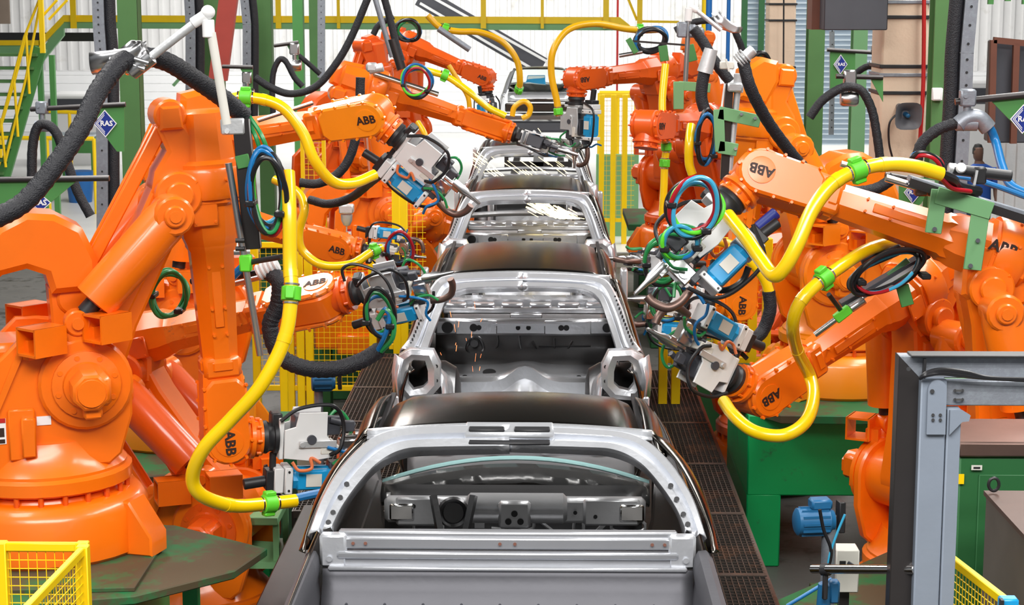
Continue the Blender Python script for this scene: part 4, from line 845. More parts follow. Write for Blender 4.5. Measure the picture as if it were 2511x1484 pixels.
one(MB().prism([Z(1880, 1484, .75), Z(2185, 1350, .75), Z(2300, 1350, .75), Z(2300, 1520, .75)][::-1], .70, .75, Matrix(((1, 0, 0, 0), (0, 0, 1, 0), (0, 1, 0, 0), (0, 0, 0, 1)))), 'side_plate_stand', 'green_worn', 'worn green plate in the bottom right corner before the grey frame', 'plate')
def walkway(name, x0, x1, y0, y1, z, label, seg=1.25):
    r = thing(name, label, 'walkway', ((x0 + x1) / 2, (y0 + y1) / 2, 0)); y = y0; n = 0
    while y < y1 - .1:
        ye = min(y + seg, y1); m = MB()
        k = x0
        while k <= x1 + .001: m.box((k, (y + ye) / 2, z - .015), (.006, ye - y - .02, .03)); k += .032
        k = y
        while k < ye - .02: m.box(((x0 + x1) / 2, k + .03, z - .012), (x1 - x0, .006, .024)); k += .052
        m.box(((x0 + x1) / 2, y + .012, z - .02), (x1 - x0, .03, .045)); m.box(((x0 + x1) / 2, ye - .012, z - .02), (x1 - x0, .02, .045)); m.build('grating_panel', 'grate', r); y = ye; n += 1
    for x in (x0, x1): MB().box((x, (y0 + y1) / 2, z - .06), (.02, y1 - y0, .12)).build('edge_beam', 'dark_steel', r)
    for i in range(5):
        for x in (x0 + .03, x1 - .03): MB().box((x, y0 + .2 + (y1 - y0 - .4) * i / 4, (z - .1) / 2), (.05, .05, z - .1)).build('leg', 'dark_steel', r)
    return r
walkway('grated_walkway', .78, 1.24, 6.3, 15.8, .8, 'steel grating walkway along the right side of the cars')
walkway('grated_walkway', -1.58, -1.0, 11.3, 16.5, .8, 'steel grating walkway along the left side of the cars')
r = thing('guide_beam', 'black box beam beside the front car at the bottom left', 'beam', (-1.36, 9, .5)); MB().box((-1.34, 8.6, .82), (.30, 5.0, .16), None, .01).build('beam_body', 'black', r)
for y in (6.6, 8.6, 10.8): MB().box((-1.34, y, .37), (.1, .1, .74)).build('leg', 'black', r)
r = thing('small_conveyor_frame', 'small pale green frame behind the black beam', 'frame', (-1.75, 10.9, 0))
MB().box((-1.75, 10.9, .92), (.34, .5, .05), None, .005).build('top_rail', 'green_light', r); MB().box((-1.75, 10.9, .65), (.34, .5, .04)).build('lower_rail', 'green_light', r)
for sx in (-.15, .15):
    for sy in (-.2, .2): MB().box((-1.75 + sx, 10.9 + sy, .45), (.035, .035, .9)).build('leg', 'green_light', r)
# ---------------------------------------------------------------- yellow mesh fences
def fence(a, b, z0, z1, label, s=.05, fr=.035, wire=.0035, posts=None, mm='yellow'):
    a = V((a[0], a[1], 0)); b = V((b[0], b[1], 0)); r = thing('mesh_fence', label, 'fence', ((a.x + b.x) / 2, (a.y + b.y) / 2, 0)); L = (b - a).length; d = (b - a).normalized()
    T = frame(a, d, (0, 0, 1)); m = MB(T); k = s
    while k < L: m.box((k, 0, (z0 + z1) / 2), (wire, wire, z1 - z0)); k += s
    k = z0 + s
    while k < z1: m.box((L / 2, wire, k), (L, wire, wire)); k += s
    m.build('wire_mesh', mm, r)
    for z in (z0, z1): MB(T).box((L / 2, 0, z), (L, fr * .8, fr), None, .004).build('frame_rail', mm, r)
    for t in (posts or (0, 1)): MB(T).box((t * L, 0, (z1 + .02) / 2), (fr * 1.4, fr * 1.4, z1 + .02), None, .004).build('post', mm, r)
    return r
fence((P(610, 0, 16.8).x, 16.8), (P(905, 0, 16.8).x, 16.8), .42, 1.75, 'yellow mesh fence at centre left below the black hose loop', .052, .05, .0045, (.0, .29, .38, .455, 1))
fence((P(945, 0, 16.6).x, 16.6), (P(1040, 0, 16.6).x, 16.6), .85, 2.45, 'tall narrow yellow mesh panel left of the second car', .052, .05, .0045, (.22, .42))
fence((P(735, 0, 20).x, 20), (P(788, 0, 20).x, 20), 1.9, 2.65, 'dull yellow mesh panel behind the first raised arm', .06, .03, .006)
fence((P(1632, 0, 14.5).x, 14.5), (P(1905, 0, 14.5).x, 14.5), 1.15, 2.1, 'yellow mesh fence at the right behind the hanging robot arm', .05, .05, .0045, (.02, .14, .84, .97))
fence((P(1478, 0, 30).x, 30), (P(1560, 0, 30).x, 30), .4, 2.4, 'far yellow fence posts right of the fourth car', .08, .06, .006, (0, .35, .7))
q = P(0, 1340, 7.2); fence((P(-60, 0, 7.2).x, 7.2), (P(150, 0, 7.2).x, 7.2), .6, q.z, 'front-facing yellow mesh panel in the bottom left corner', .036, .035, .003)
fence((P(150, 0, 7.15).x, 7.15), (-1.9, 5.6), .6, q.z, 'yellow wire panel running towards the camera at the bottom left', .036, .035, .003)
q = P(2350, 1345, 7.2); fence((P(2350, 0, 7.2).x, 7.2), (P(2480, 0, 7.2).x - .03, 6.2), .6, q.z, 'yellow mesh panel inside the grey frame at the bottom right', .03, .035, .003)
for i, (x, y0, y1, Y) in enumerate(((692, 700, 1000, 15.9), (978, 455, 730, 18.5))):
    a = P(x, y0, Y); b = P(x, y1, Y); one(MB().box((a.x, Y, a.z / 2), (.065, .06, a.z), None, .004), 'fence_post', 'yellow', ('bare yellow post in front of the mesh, behind the thick hose', 'bare yellow post below the first blue transformer')[i], 'post')
# ---------------------------------------------------------------- hoses and cables
def hose(name, label, cat, pts, r, mm, clamps=(), Y=None, ferr=(), wob=0, group=None, n=14, wrap=None, sub=8):
    q = [P(p[0], p[1], p[2] if len(p) > 2 else Y) for p in pts]; m = MB(); m.tube(q, r, n, sub, wob=wob)
    if not clamps and not ferr and not wrap: return one(m, name, mm, label, cat, group)
    t = thing(name, label, cat, q[0], group); m.build('hose_tube', mm, t); sq = smooth_pts(q, 8)
    for c in clamps:
        k = int(c * (len(sq) - 1)); d = (sq[min(k + 1, len(sq) - 1)] - sq[max(k - 1, 0)]).normalized(); T = frame(sq[k], d)
        a = MB(T); a.lathe([(-r * 1.0, r * 1.25), (-r * .9, r * 1.4), (r * .9, r * 1.4), (r * 1.0, r * 1.25)], None, 10); a.box((0, 0, r * 1.5), (r * 1.7, r * 1.3, r * .7), None, r * .15); a.box((0, 0, -r * 1.5), (r * 1.7, r * 1.3, r * .6), None, r * .15); a.build('clamp', 'clamp_green', t)
        for e in (-1, 1): a = MB(T); a.lathe([(e * r * 1.3 - r * .12, r * 1.12), (e * r * 1.3 + r * .12, r * 1.12)], None, 20); a.build('steel_band', 'chrome', t)
    for c in ferr:
        k = int(c * (len(sq) - 1)); d = (sq[min(k + 1, len(sq) - 1)] - sq[max(k - 1, 0)]).normalized(); a = MB(frame(sq[k], d)); a.lathe([(-r * .5, r * 1.06), (r * .5, r * 1.06)], None, 20); a.build('joint_sleeve', mm, t)
    return t
hose('yellow_hose', 'thick yellow hose looping down and right to the front welding gun', 'hose', [(706, 422, 9.2), (710, 520, 9.1), (711, 640, 9.05), (714, 720, 9.0), (698, 830, 8.95), (640, 945, 8.9), (565, 1030, 8.9), (500, 1100, 8.9), (472, 1170, 8.95), (495, 1215, 9.0), (570, 1240, 9.15), (650, 1236, 9.3), (725, 1228, 9.4)], .0355, 'hose_yellow', (.25, .93), ferr=(.20, .34, .83), n=18)
hose('yellow_hose', 'thinner yellow hose curving behind the thick one to a green clamp', 'hose', [(672, 440, 14), (728, 470, 13.9), (747, 510, 13.8), (733, 570, 13.8), (742, 615, 13.8), (790, 650, 13.8), (860, 648, 13.9), (905, 622, 14.0), (935, 608, 14.1)], .033, 'hose_yellow', (.93,), ferr=(.8,))
hose('yellow_hose', 'yellow hose arching down to the raised left welding gun', 'hose', [(490, 275, 11.2), (550, 244, 11.2), (620, 240, 11.2), (690, 262, 11.2), (742, 325, 11.2), (772, 395, 11.2), (815, 445, 11.3), (865, 450, 11.4), (920, 428, 11.5)], .034, 'hose_yellow', (.22,), ferr=(.3,))
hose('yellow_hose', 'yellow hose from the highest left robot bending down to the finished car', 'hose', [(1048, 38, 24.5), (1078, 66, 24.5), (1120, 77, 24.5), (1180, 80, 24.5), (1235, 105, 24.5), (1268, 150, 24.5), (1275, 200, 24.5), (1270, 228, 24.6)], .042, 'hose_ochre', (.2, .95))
hose('yellow_hose', 'yellow hose above the sloping arm ending near the spark shower', 'hose', [(1015, 166, 18.5), (1065, 178, 18.4), (1100, 190, 18.4), (1150, 225, 18.3), (1195, 262, 18.3), (1240, 285, 18.3)], .034, 'hose_yellow', (.36,), ferr=(.5,))
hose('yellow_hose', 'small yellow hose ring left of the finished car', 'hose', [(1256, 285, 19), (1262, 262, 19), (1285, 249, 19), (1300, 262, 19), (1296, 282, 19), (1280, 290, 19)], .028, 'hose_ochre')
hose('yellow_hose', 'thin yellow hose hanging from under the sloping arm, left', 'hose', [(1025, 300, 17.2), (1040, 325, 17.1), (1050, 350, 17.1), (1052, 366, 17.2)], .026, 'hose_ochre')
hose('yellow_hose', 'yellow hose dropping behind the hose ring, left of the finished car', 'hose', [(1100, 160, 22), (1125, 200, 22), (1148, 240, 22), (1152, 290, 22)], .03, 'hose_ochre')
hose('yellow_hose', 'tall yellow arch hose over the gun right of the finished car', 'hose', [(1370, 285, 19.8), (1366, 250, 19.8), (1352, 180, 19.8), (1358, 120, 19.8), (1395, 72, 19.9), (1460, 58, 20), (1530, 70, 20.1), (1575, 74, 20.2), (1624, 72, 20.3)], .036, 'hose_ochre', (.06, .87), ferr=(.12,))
hose('yellow_hose', 'vertical yellow hose with two green clamps at the right', 'hose', [(1632, 158, 15.8), (1624, 250, 15.7), (1628, 335, 15.6), (1634, 360, 15.6), (1630, 400, 15.6), (1628, 460, 15.6), (1624, 530, 15.6)], .032, 'hose_yellow', (.5, .68))
hose('yellow_hose', 'short bright yellow vertical hose below the blue and black cable loop', 'hose', [(1695, 308, 13.6), (1690, 350, 13.5), (1690, 400, 13.5), (1698, 428, 13.5)], .033, 'hose_yellow')
hose('yellow_hose', 'large yellow hose swooping in a V below the brightest arm', 'hose', [(2308, 427, 9.4), (2240, 408, 9.35), (2175, 403, 9.3), (2110, 415, 9.25), (2045, 448, 9.2), (1992, 515, 9.15), (1955, 600, 9.1), (1925, 655, 9.1), (1898, 676, 9.15), (1868, 640, 9.3), (1830, 585, 9.5), (1785, 528, 9.7)], .0365, 'hose_yellow', (.29,), ferr=(.2, .36), n=18)
hose('yellow_hose', 'yellow hose over and round the arm pointing down left, ending in a U', 'hose', [(2210, 590, 10.2), (2130, 612, 10.0), (2060, 655, 9.8), (2000, 700, 9.7), (1960, 745, 9.65), (1944, 800, 9.7), (1955, 860, 9.95), (1985, 920, 10.2), (1995, 975, 10.0), (1975, 1035, 9.8), (1920, 1068, 9.7), (1850, 1058, 9.75), (1800, 1020, 9.9), (1775, 985, 10.1)], .0355, 'hose_yellow', (.21,), ferr=(.29, .47), n=18)
hose('yellow_hose', 'yellow hose behind the right fence that turns into black wrapping', 'hose', [(1790, 600, 12.6), (1835, 635, 12.6), (1872, 680, 12.6), (1886, 716, 12.6)], .037, 'hose_yellow')
hose('wrapped_hose', 'black wrapped hose continuing the yellow hose behind the right fence', 'hose', [(1885, 714, 12.6), (1888, 762, 12.6), (1868, 815, 12.6), (1830, 842, 12.5), (1795, 852, 12.3)], .045, 'rubber_wrap', wob=.05)
hose('yellow_hose', 'yellow hose under the right green clamp beside the hanging arm', 'hose', [(1745, 790, 12.2), (1760, 830, 12.2), (1778, 870, 12.2)], .034, 'hose_ochre')
hose('yellow_hose', 'short yellow hose crossing behind the right gun towards the V hose', 'hose', [(1760, 590, 12.9), (1800, 605, 12.9), (1850, 650, 12.9)], .034, 'hose_ochre')
# black wrapped hoses
hose('wrapped_hose', 'thick black wrapped hose sweeping across the upper left from the frame edge to the scoop', 'hose', [(-30, 545, 8.3), (60, 495, 8.4), (140, 400, 8.5), (200, 310, 8.6), (235, 235, 8.7), (268, 185, 8.8), (300, 150, 8.9), (345, 138, 9.0), (410, 152, 9.1), (480, 195, 9.2), (545, 240, 9.3), (598, 285, 9.4)], .047, 'rubber_wrap', wob=.07, n=18, sub=12)
hose('wrapped_hose', 'black wrapped hose bending in a U between worn arm and its gun', 'hose', [(655, 665, 10.2), (684, 690, 10.1), (682, 745, 10.1), (662, 800, 10.1), (685, 870, 10.1), (745, 902, 10.1), (820, 905, 10.2), (885, 885, 10.3), (930, 858, 10.4)], .046, 'rubber_wrap', wob=.07, n=18, sub=12)
hose('wrapped_hose', 'black hose hanging in a long bow below the first raised arm', 'hose', [(735, 448, 14.5), (780, 450, 14.5), (830, 425, 14.5), (862, 375, 14.5), (880, 290, 14.5), (884, 190, 14.5)], .036, 'rubber_wrap', wob=.04)
hose('wrapped_hose', 'black hose curving up to the raised left gun from below', 'hose', [(760, 490, 13.8), (805, 500, 13.7), (860, 485, 13.6), (905, 450, 13.2), (935, 425, 12.6)], .032, 'rubber_wrap', wob=.04)
hose('wrapped_hose', 'long black hose swinging across the upper left in front of the columns', 'hose', [(625, 190, 18), (665, 215, 18), (715, 230, 18), (775, 212, 18), (825, 155, 18), (862, 90, 18), (900, 0, 18), (915, -40, 18)], .036, 'rubber_wrap', wob=.03)
hose('wrapped_hose', 'black hose falling from the top edge to the far left robot', 'hose', [(938, -20, 20), (952, 30, 20), (962, 70, 20), (972, 110, 20), (985, 150, 20)], .04, 'rubber_wrap', wob=.04)
hose('wrapped_hose', 'black hose from the thin grey rod down to the far left head', 'hose', [(965, 40, 21), (930, 60, 21), (915, 85, 21)], .035, 'rubber_wrap')
hose('wrapped_hose', 'dark blue wrapped hose over the grey scoop at the upper right', 'hose', [(1655, 75, 17.5), (1690, 58, 17.5), (1740, 50, 17.5), (1790, 62, 17.5), (1812, 100, 17.5), (1822, 130, 17.5)], .032, 'rubber_wrap', wob=.04)
hose('wrapped_hose', 'black wrapped hose running down right from the silver boom to the counterweight', 'hose', [(1822, 150, 12.2), (1840, 215, 12.2), (1878, 290, 12.3), (1920, 350, 12.4), (1965, 405, 12.5), (2005, 440, 12.6)], .040, 'rubber_wrap', wob=.05)
hose('wrapped_hose', 'black wrapped hose passing under the big yellow hose by the right counterweight', 'hose', [(2040, 455, 12.2), (2095, 470, 12.2), (2150, 462, 12.2), (2192, 436, 12.2)], .038, 'rubber_wrap', wob=.05)
hose('wrapped_hose', 'black hose hugging the arch bracket below the right blue-and-white sign', 'hose', [(1985, 288, 15), (2015, 248, 15), (2055, 220, 15), (2085, 213, 15), (2115, 225, 15), (2138, 270, 15), (2150, 330, 15), (2158, 390, 15)], .036, 'rubber_wrap', wob=.05)
hose('wrapped_hose', 'small black hose arch next to the right grey strut, farther bracket', 'hose', [(2088, 205, 17), (2100, 180, 17), (2130, 162, 17), (2155, 168, 17), (2165, 180, 17)], .03, 'rubber_wrap', wob=.05)
hose('wrapped_hose', 'black wrapped hose rising from the cable coil to the right arch bracket', 'hose', [(2248, 392, 11.0), (2262, 350, 11.0), (2300, 318, 11.0), (2345, 302, 11.0), (2380, 292, 11.0)], .034, 'rubber_wrap', wob=.08)
hose('wrapped_hose', 'blue and black hose falling from the right arch bracket to the arm-top valves', 'hose', [(2395, 292, 11.0), (2425, 312, 11.0), (2442, 350, 11.0), (2458, 410, 10.8), (2480, 455, 10.6), (2530, 480, 10.4)], .026, 'cable_blue', wob=.03)
hose('wrapped_hose', 'black inverted U hose on the leftmost cable bracket', 'hose', [(78, 440, 14), (80, 360, 14), (92, 312, 14), (115, 306, 14), (140, 330, 14), (165, 400, 14), (190, 470, 14), (222, 530, 14)], .037, 'rubber_wrap', wob=.04)
hose('wrapped_hose', 'black cable drop under the dark cone bracket, upper left', 'hose', [(672, 330, 19), (668, 200, 19), (682, 150, 19), (700, 150, 19), (722, 190, 19), (742, 212, 19)], .03, 'rubber_wrap', wob=.04)
hose('wrapped_hose', 'black cable rising left of the second grey strut pair', 'hose', [(725, 130, 22), (755, 155, 22), (785, 182, 22)], .03, 'rubber_wrap', wob=.04)
hose('wrapped_hose', 'black pipe-like hose behind the tall grey post at upper right', 'hose', [(1700, 70, 15.5), (1722, 100, 15.5), (1752, 150, 15.5), (1790, 200, 15.5)], .045, 'rubber_wrap', wob=.05)
# coloured cable coils
def coil(name, label, cx, cy, rx, ry, Y, cols, rot=0, r=.011, a0=0, a1=360, group='coiled cable loops on the robots'):
    t = thing(name, label, 'cable coil', P(cx, cy, Y), group); rnd = random.Random(label)
    for k, c in enumerate(cols):
        pts = []; sx = 1 + rnd.uniform(-.14, .10); sy = 1 + rnd.uniform(-.12, .10); ox = rnd.uniform(-.10, .10) * rx; oy = rnd.uniform(-.08, .08) * ry; full = a1 - a0 >= 360; n = 14
        for i in range(n + (0 if full else 1)):
            th = R(a0 + (a1 - a0) * i / n); u = math.cos(th) * rx * sx + ox; v = math.sin(th) * ry * sy + oy; w = 1 + .05 * math.sin(3 * th + k)
            pts.append(P(cx + (u * math.cos(R(rot)) - v * math.sin(R(rot))) * w, cy + (u * math.sin(R(rot)) + v * math.cos(R(rot))) * w, Y + k * .022 + .05 * math.sin(th + k)))
        m = MB(); m.tube(pts, r * (1.2 if 'black' in c else 1), 8, 5, closed=full); m.build('cable', c, t)
    for th in (.7, 2.9):
        c = P(cx + rx * math.cos(th + R(rot)) * .98, cy + ry * math.sin(th + R(rot)) * .98, Y + .03); MB().box(c, (.05, .12, .03), None, .006).build('cable_tie', 'cable_black', t)
    return t
coil('cable_coil', 'oval coil of black, blue, green and red cables beside the front left robot head', 655, 470, 42, 92, 9.08, ('cable_black', 'cable_blue', 'cable_black', 'cable_green', 'cable_red', 'cable_black', 'cable_blue', 'cable_cyan', 'cable_black', 'cable_lime'), -4)
coil('cable_coil', 'green cable coil behind the front left arm', 415, 720, 42, 54, 10.3, ('cable_green',) * 4, 10, .012)
coil('cable_coil', 'red and blue ring coil on the third-row left gun', 978, 612, 33, 40, 14.2, ('cable_red', 'cable_blue', 'cable_black'), 0, .012)
coil('cable_coil', 'coil of red, green and blue cables above the sloping left arm', 1022, 200, 34, 36, 18.3, ('cable_red', 'cable_blue', 'cable_lime', 'cable_black', 'cable_blue'), 0, .013)
coil('cable_coil', 'blue and black upright coil right of the short yellow hose', 1733, 340, 24, 62, 13.5, ('cable_blue', 'cable_black', 'cable_black', 'cable_blue', 'cable_black'), 4, .013)
coil('cable_coil', 'large loop of cyan, red and green hoses round the right white gun plate', 1702, 508, 58, 68, 9.45, ('cable_cyan', 'cable_red', 'cable_cyan', 'cable_lime', 'cable_black', 'cable_black'), 20, .012)
coil('cable_coil', 'smaller cyan and lime hose loops hanging off the right gun cluster', 1668, 592, 46, 36, 9.5, ('cable_cyan', 'cable_lime', 'cable_green', 'cable_blue'), -15, .011)
coil('cable_coil', 'flat coil of black and red cables on top of the arm pointing down left', 2180, 665, 92, 42, 9.9, ('cable_black', 'cable_black', 'cable_red', 'cable_cyan', 'cable_black', 'cable_black'), -25, .010)
coil('cable_coil', 'red, black and blue cable coil hanging at the right arm-top rail', 2272, 402, 38, 22, 10.6, ('cable_red', 'cable_black', 'cable_black', 'cable_blue', 'cable_red', 'cable_black'), 20, .012)
coil('cable_coil', 'small blue and red coil left of the dark red robot frame', 1580, 330, 22, 20, 17, ('cable_blue', 'cable_black', 'cable_red', 'cable_blue'), 0, .012)
coil('cable_coil', 'tangle of green and black lines on the gun below the right cluster', 1640, 740, 40, 46, 11.4, ('cable_green', 'cable_black', 'cable_green', 'cable_blue', 'cable_black'), 15, .010)
coil('cable_coil', 'dark green line tangle at the right gun cluster near the second car', 1625, 640, 42, 52, 10.4, ('cable_green', 'cable_green', 'cable_black', 'cable_green'), 5, .011)
coil('cable_coil', 'black and blue lines bent at the gun beside the worn arm', 930, 770, 34, 52, 10.3, ('cable_black', 'cable_green', 'cable_black', 'cable_blue'), -8, .010)
coil('cable_coil', 'dark cable tangle beside the highest left robot head', 1000, 75, 30, 24, 24, ('cable_black', 'cable_green', 'cable_black', 'cable_black', 'cable_blue'), 25, .018)
coil('cable_coil', 'blue and black tangle on the far right robot head under the yellow arch', 1597, 98, 36, 27, 20, ('cable_black', 'cable_blue', 'cable_black', 'cable_black', 'cable_blue'), -12, .018)
coil('cable_coil', 'black tangle at the base of the right concrete pillar row', 1868, 165, 22, 34, 20, ('cable_black', 'cable_black', 'cable_green'), 0, .022)
def cable(label, pts, r, mm, Y=None, cat='cable', nm='cable'): hose(nm, label, cat, pts, r, mm, Y=Y, n=8)
cable('green cables fanning down from the thick black hose end to the left coil', [(600, 285, 9.4), (625, 330, 9.3), (640, 375, 9.3)], .012, 'cable_green')
cable('second green cable beside the thick black hose end', [(607, 280, 9.4), (640, 330, 9.3), (660, 380, 9.3)], .012, 'cable_green')
cable('blue air line out of the U-shaped black hose end', [(925, 862, 10.35), (945, 820, 10.3), (955, 775, 10.3), (940, 755, 10.3)], .014, 'cable_blue')
cable('green air line bending beside the U-shaped black hose end', [(935, 862, 10.35), (962, 830, 10.3), (965, 785, 10.3), (945, 760, 10.3), (925, 785, 10.3)], .014, 'cable_green')
cable('thin black line arching over the grey gun beside the worn arm', [(845, 690, 10.4), (840, 660, 10.4), (870, 648, 10.4), (930, 670, 10.4), (962, 720, 10.4), (968, 790, 10.4)], .009, 'cable_black')
cable('blue hose pair entering the front car at the lower left', [(725, 1222, 9.4), (760, 1214, 9.4), (800, 1206, 9.4)], .022, 'cable_blue')
cable('blue cable bundle behind the front left arm', [(560, 690, 10.4), (590, 660, 10.4), (612, 640, 10.4)], .024, 'cable_blue')
cable('black wrapped line carrying cables right of the worn arm mast', [(470, 690, 10.6), (560, 680, 10.5), (640, 668, 10.4)], .02, 'cable_black')
cable('blue air line along the right arm-top rail', [(2320, 432, 10), (2370, 436, 10), (2430, 452, 10), (2520, 485, 10)], .015, 'cable_blue')
cable('black cable bundle leaving the big yellow hose end', [(2308, 428, 9.42), (2335, 440, 9.5), (2350, 458, 9.6), (2400, 470, 9.7)], .028, 'cable_black')
cable('red cable under the black bundle at the big yellow hose end', [(2308, 438, 9.40), (2335, 462, 9.5), (2380, 470, 9.6)], .013, 'cable_red')
cable('thin black line from the right green clamp over the blue transformer', [(1700, 812, 10.6), (1760, 828, 10.5), (1800, 850, 10.4), (1832, 880, 10.4)], .014, 'cable_black')
cable('blue air line round the lower right gun', [(1672, 790, 10.5), (1664, 830, 10.4), (1680, 860, 10.4), (1700, 868, 10.4)], .013, 'cable_blue')
cable('black line looping from the right gun to the V hose clamp', [(1750, 640, 10.0), (1740, 700, 9.9), (1780, 712, 9.8), (1820, 690, 9.8), (1836, 655, 9.8)], .018, 'cable_black')
# ---------------------------------------------------------------- signs on hose brackets
def diamond(name_parent, c, w, h, T=None):
    """blue diamond sign with white edge stripes, facing down the hall towards the viewer"""
    Tf = Matrix(((1, 0, 0, 0), (0, 0, -1, 0), (0, 1, 0, 0), (0, 0, 0, 1))); Tf.translation = c
    dm = lambda k, ox=0: [((-w + ox) * k, 0), (ox * k, -h * k), ((w + ox) * k, 0), (ox * k, h * k)]
    def pl(q, z0, z1, nm, mm, par):
        m = MB(Tf); m.prism([(x, y) for x, y in q], 0, z1 - z0, Matrix(((1, 0, 0, 0), (0, 0, 1, 0), (0, 1, 0, z0), (0, 0, 0, 1))) if False else None); 
        vs = [(x, y, z) for z in (z0, z1) for x, y in q]; n = len(q); m.v = []; m.f = []
        m.add(vs, [tuple(range(n))[::-1], tuple(range(n, 2 * n))] + [(i, (i + 1) % n, n + (i + 1) % n, n + i) for i in range(n)]); return m.build(nm, mm, par)
    s = pl(dm(1), 0, .004, 'sign_plate', 'white_sign', name_parent)
    pl(dm(.90), .004, .005, 'blue_field', 'blue_sign', s)
    for k in (.80, .66):
        q = [(-w * .95 * k - .0 * w, 0), (-.06 * w, -h * .95 * k - .0), (-.0, -h * .95 * k + .03 * h), (-w * .95 * k + .06 * w, 0), (0, h * .95 * k - .03 * h), (-.06 * w, h * .95 * k)]
        pl([(x - w * .03, y) for x, y in [(-w * k * .98, 0), (0, -h * k * .98), (0, -h * k * .98 + .06 * h), (-w * k * .98 + .07 * w, 0)]], .005, .006, 'white_stripe', 'white_sign', s)
        pl([(x - w * .03, y) for x, y in [(-w * k * .98, 0), (-w * k * .98 + .07 * w, 0), (0, h * k * .98 - .06 * h), (0, h * k * .98)]], .005, .006, 'white_stripe', 'white_sign', s)
    m = MB(); text(m, 'RAS', w * .62, Tf @ Tr(w * .12, 0, .0065), .03, .001); m.build('lettering', 'white_sign', s)
    return s
def bracket(label, pipe, poly, sign, Y, clamp=None, pm='green_paint'):
    a, b = P(*pipe[0], Y), P(*pipe[1], Y); t = thing('hose_bracket', label, 'bracket', b)
    m = MB(); m.cyl(a, b, .02, n=12); m.build('support_pipe', 'dark_steel', t)
    q = [P(*p, Y) for p in poly]; m = MB(); m.prism([(p.x, p.z) for p in q], Y + .01, Y + .022); m.build('gusset_plate', pm, t)
    c = P(sign[0], sign[1], Y - .004); diamond(t, c, sign[2] * Y / F, sign[3] * Y / F)
    if clamp:
        c = P(*clamp, Y); m = MB(); m.box(c + V((0, 0, .02)), (.09, .08, .10), None, .01); m.cyl(c + V((0, 0, -.12)), c + V((0, 0, 0)), .022, n=10); m.cyl(c + V((-.06, 0, -.13)), c + V((.06, 0, -.13)), .045, n=14); m.cyl(c + V((-.02, -.05, .03)), c + V((-.02, .05, .03)), .012, n=8); m.build('pipe_clamp', 'galv', t)
    return t
bracket('green bracket with blue-and-white diamond sign left of the widest green column', [(75, 268), (308, 256)], [(203, 262), (304, 258), (304, 372), (286, 372)], (258, 303, 29, 34), 15, (103, 270))
bracket('green bracket with blue-and-white diamond sign partly behind the thick black hose', [(-20, 441), (268, 437)], [(-20, 446), (190, 442), (120, 500), (40, 560), (-20, 560)], (95, 497, 31, 27), 12.5)
bracket('green bracket with blue-and-white diamond sign under the hanging grey cabinet', [(2028, 122), (2158, 130)], [(2036, 126), (2098, 128), (2096, 240), (2036, 225)], (2061, 158, 17, 24), 19, (2148, 128))
bracket('green bracket with cut-off diamond sign at the right edge', [(2342, 250), (2560, 228)], [(2430, 246), (2560, 234), (2560, 380)], (2508, 292, 31, 36), 11, (2372, 248))
bracket('green bracket with half-hidden diamond sign below the right cable coil', [(2170, 428), (2290, 450)], [(2205, 430), (2290, 440), (2260, 500), (2205, 540)], (2238, 472, 22, 28), 13)
bracket('green bracket with small partly hidden sign behind the steep white pole', [(460, 218), (540, 235)], [(478, 222), (534, 232), (534, 290), (478, 290)], (512, 250, 15, 17), 19)
def pipe_bracket(label, a, b, Y, cl): 
    t = thing('hose_bracket', label, 'bracket', P(*b, Y)); m = MB(); m.cyl(P(*a, Y), P(*b, Y), .02, n=12); m.build('support_pipe', 'dark_steel', t)
    c = P(*cl, Y); m = MB(); m.box(c, (.10, .08, .12), None, .012); m.cyl(c + V((0, 0, -.16)), c, .024, n=10); m.lathe([(-.07, .05), (-.05, .062), (.05, .062), (.07, .05)], frame(c + V((0, 0, -.17)), (1, 0, 0)), 14); m.build('pipe_clamp', 'steel', t)
    m = MB(); q = [P(p, r_, Y + .02) for p, r_ in ((b[0] - 30, b[1] + 4), (b[0], b[1] + 4), (b[0], b[1] + 60))]; m.prism([(p.x, p.z) for p in q], Y + .01, Y + .03); m.build('gusset_plate', 'green_paint', t); return t
pipe_bracket('pipe bracket over the black hose arch left of the beige pillar', (2050, 187), (2165, 190), 15.05, (2084, 190))
pipe_bracket('pipe bracket with clamp at the second left strut', (545, 163), (620, 165), 19.5, (606, 190))
pipe_bracket('dark pipe bracket with cone at the upper left, between green columns', (672, 112), (732, 104), 19.5, (722, 120))
m = MB(); c = P(2395, 292, 11); m.tube([P(2350, 306, 11), P(2372, 290, 11), P(2400, 290, 11), P(2424, 315, 11)], .05, 14, 6); one(m, 'hose_saddle', 'galv', 'silver curved saddle carrying hoses at the right strut bracket', 'saddle')
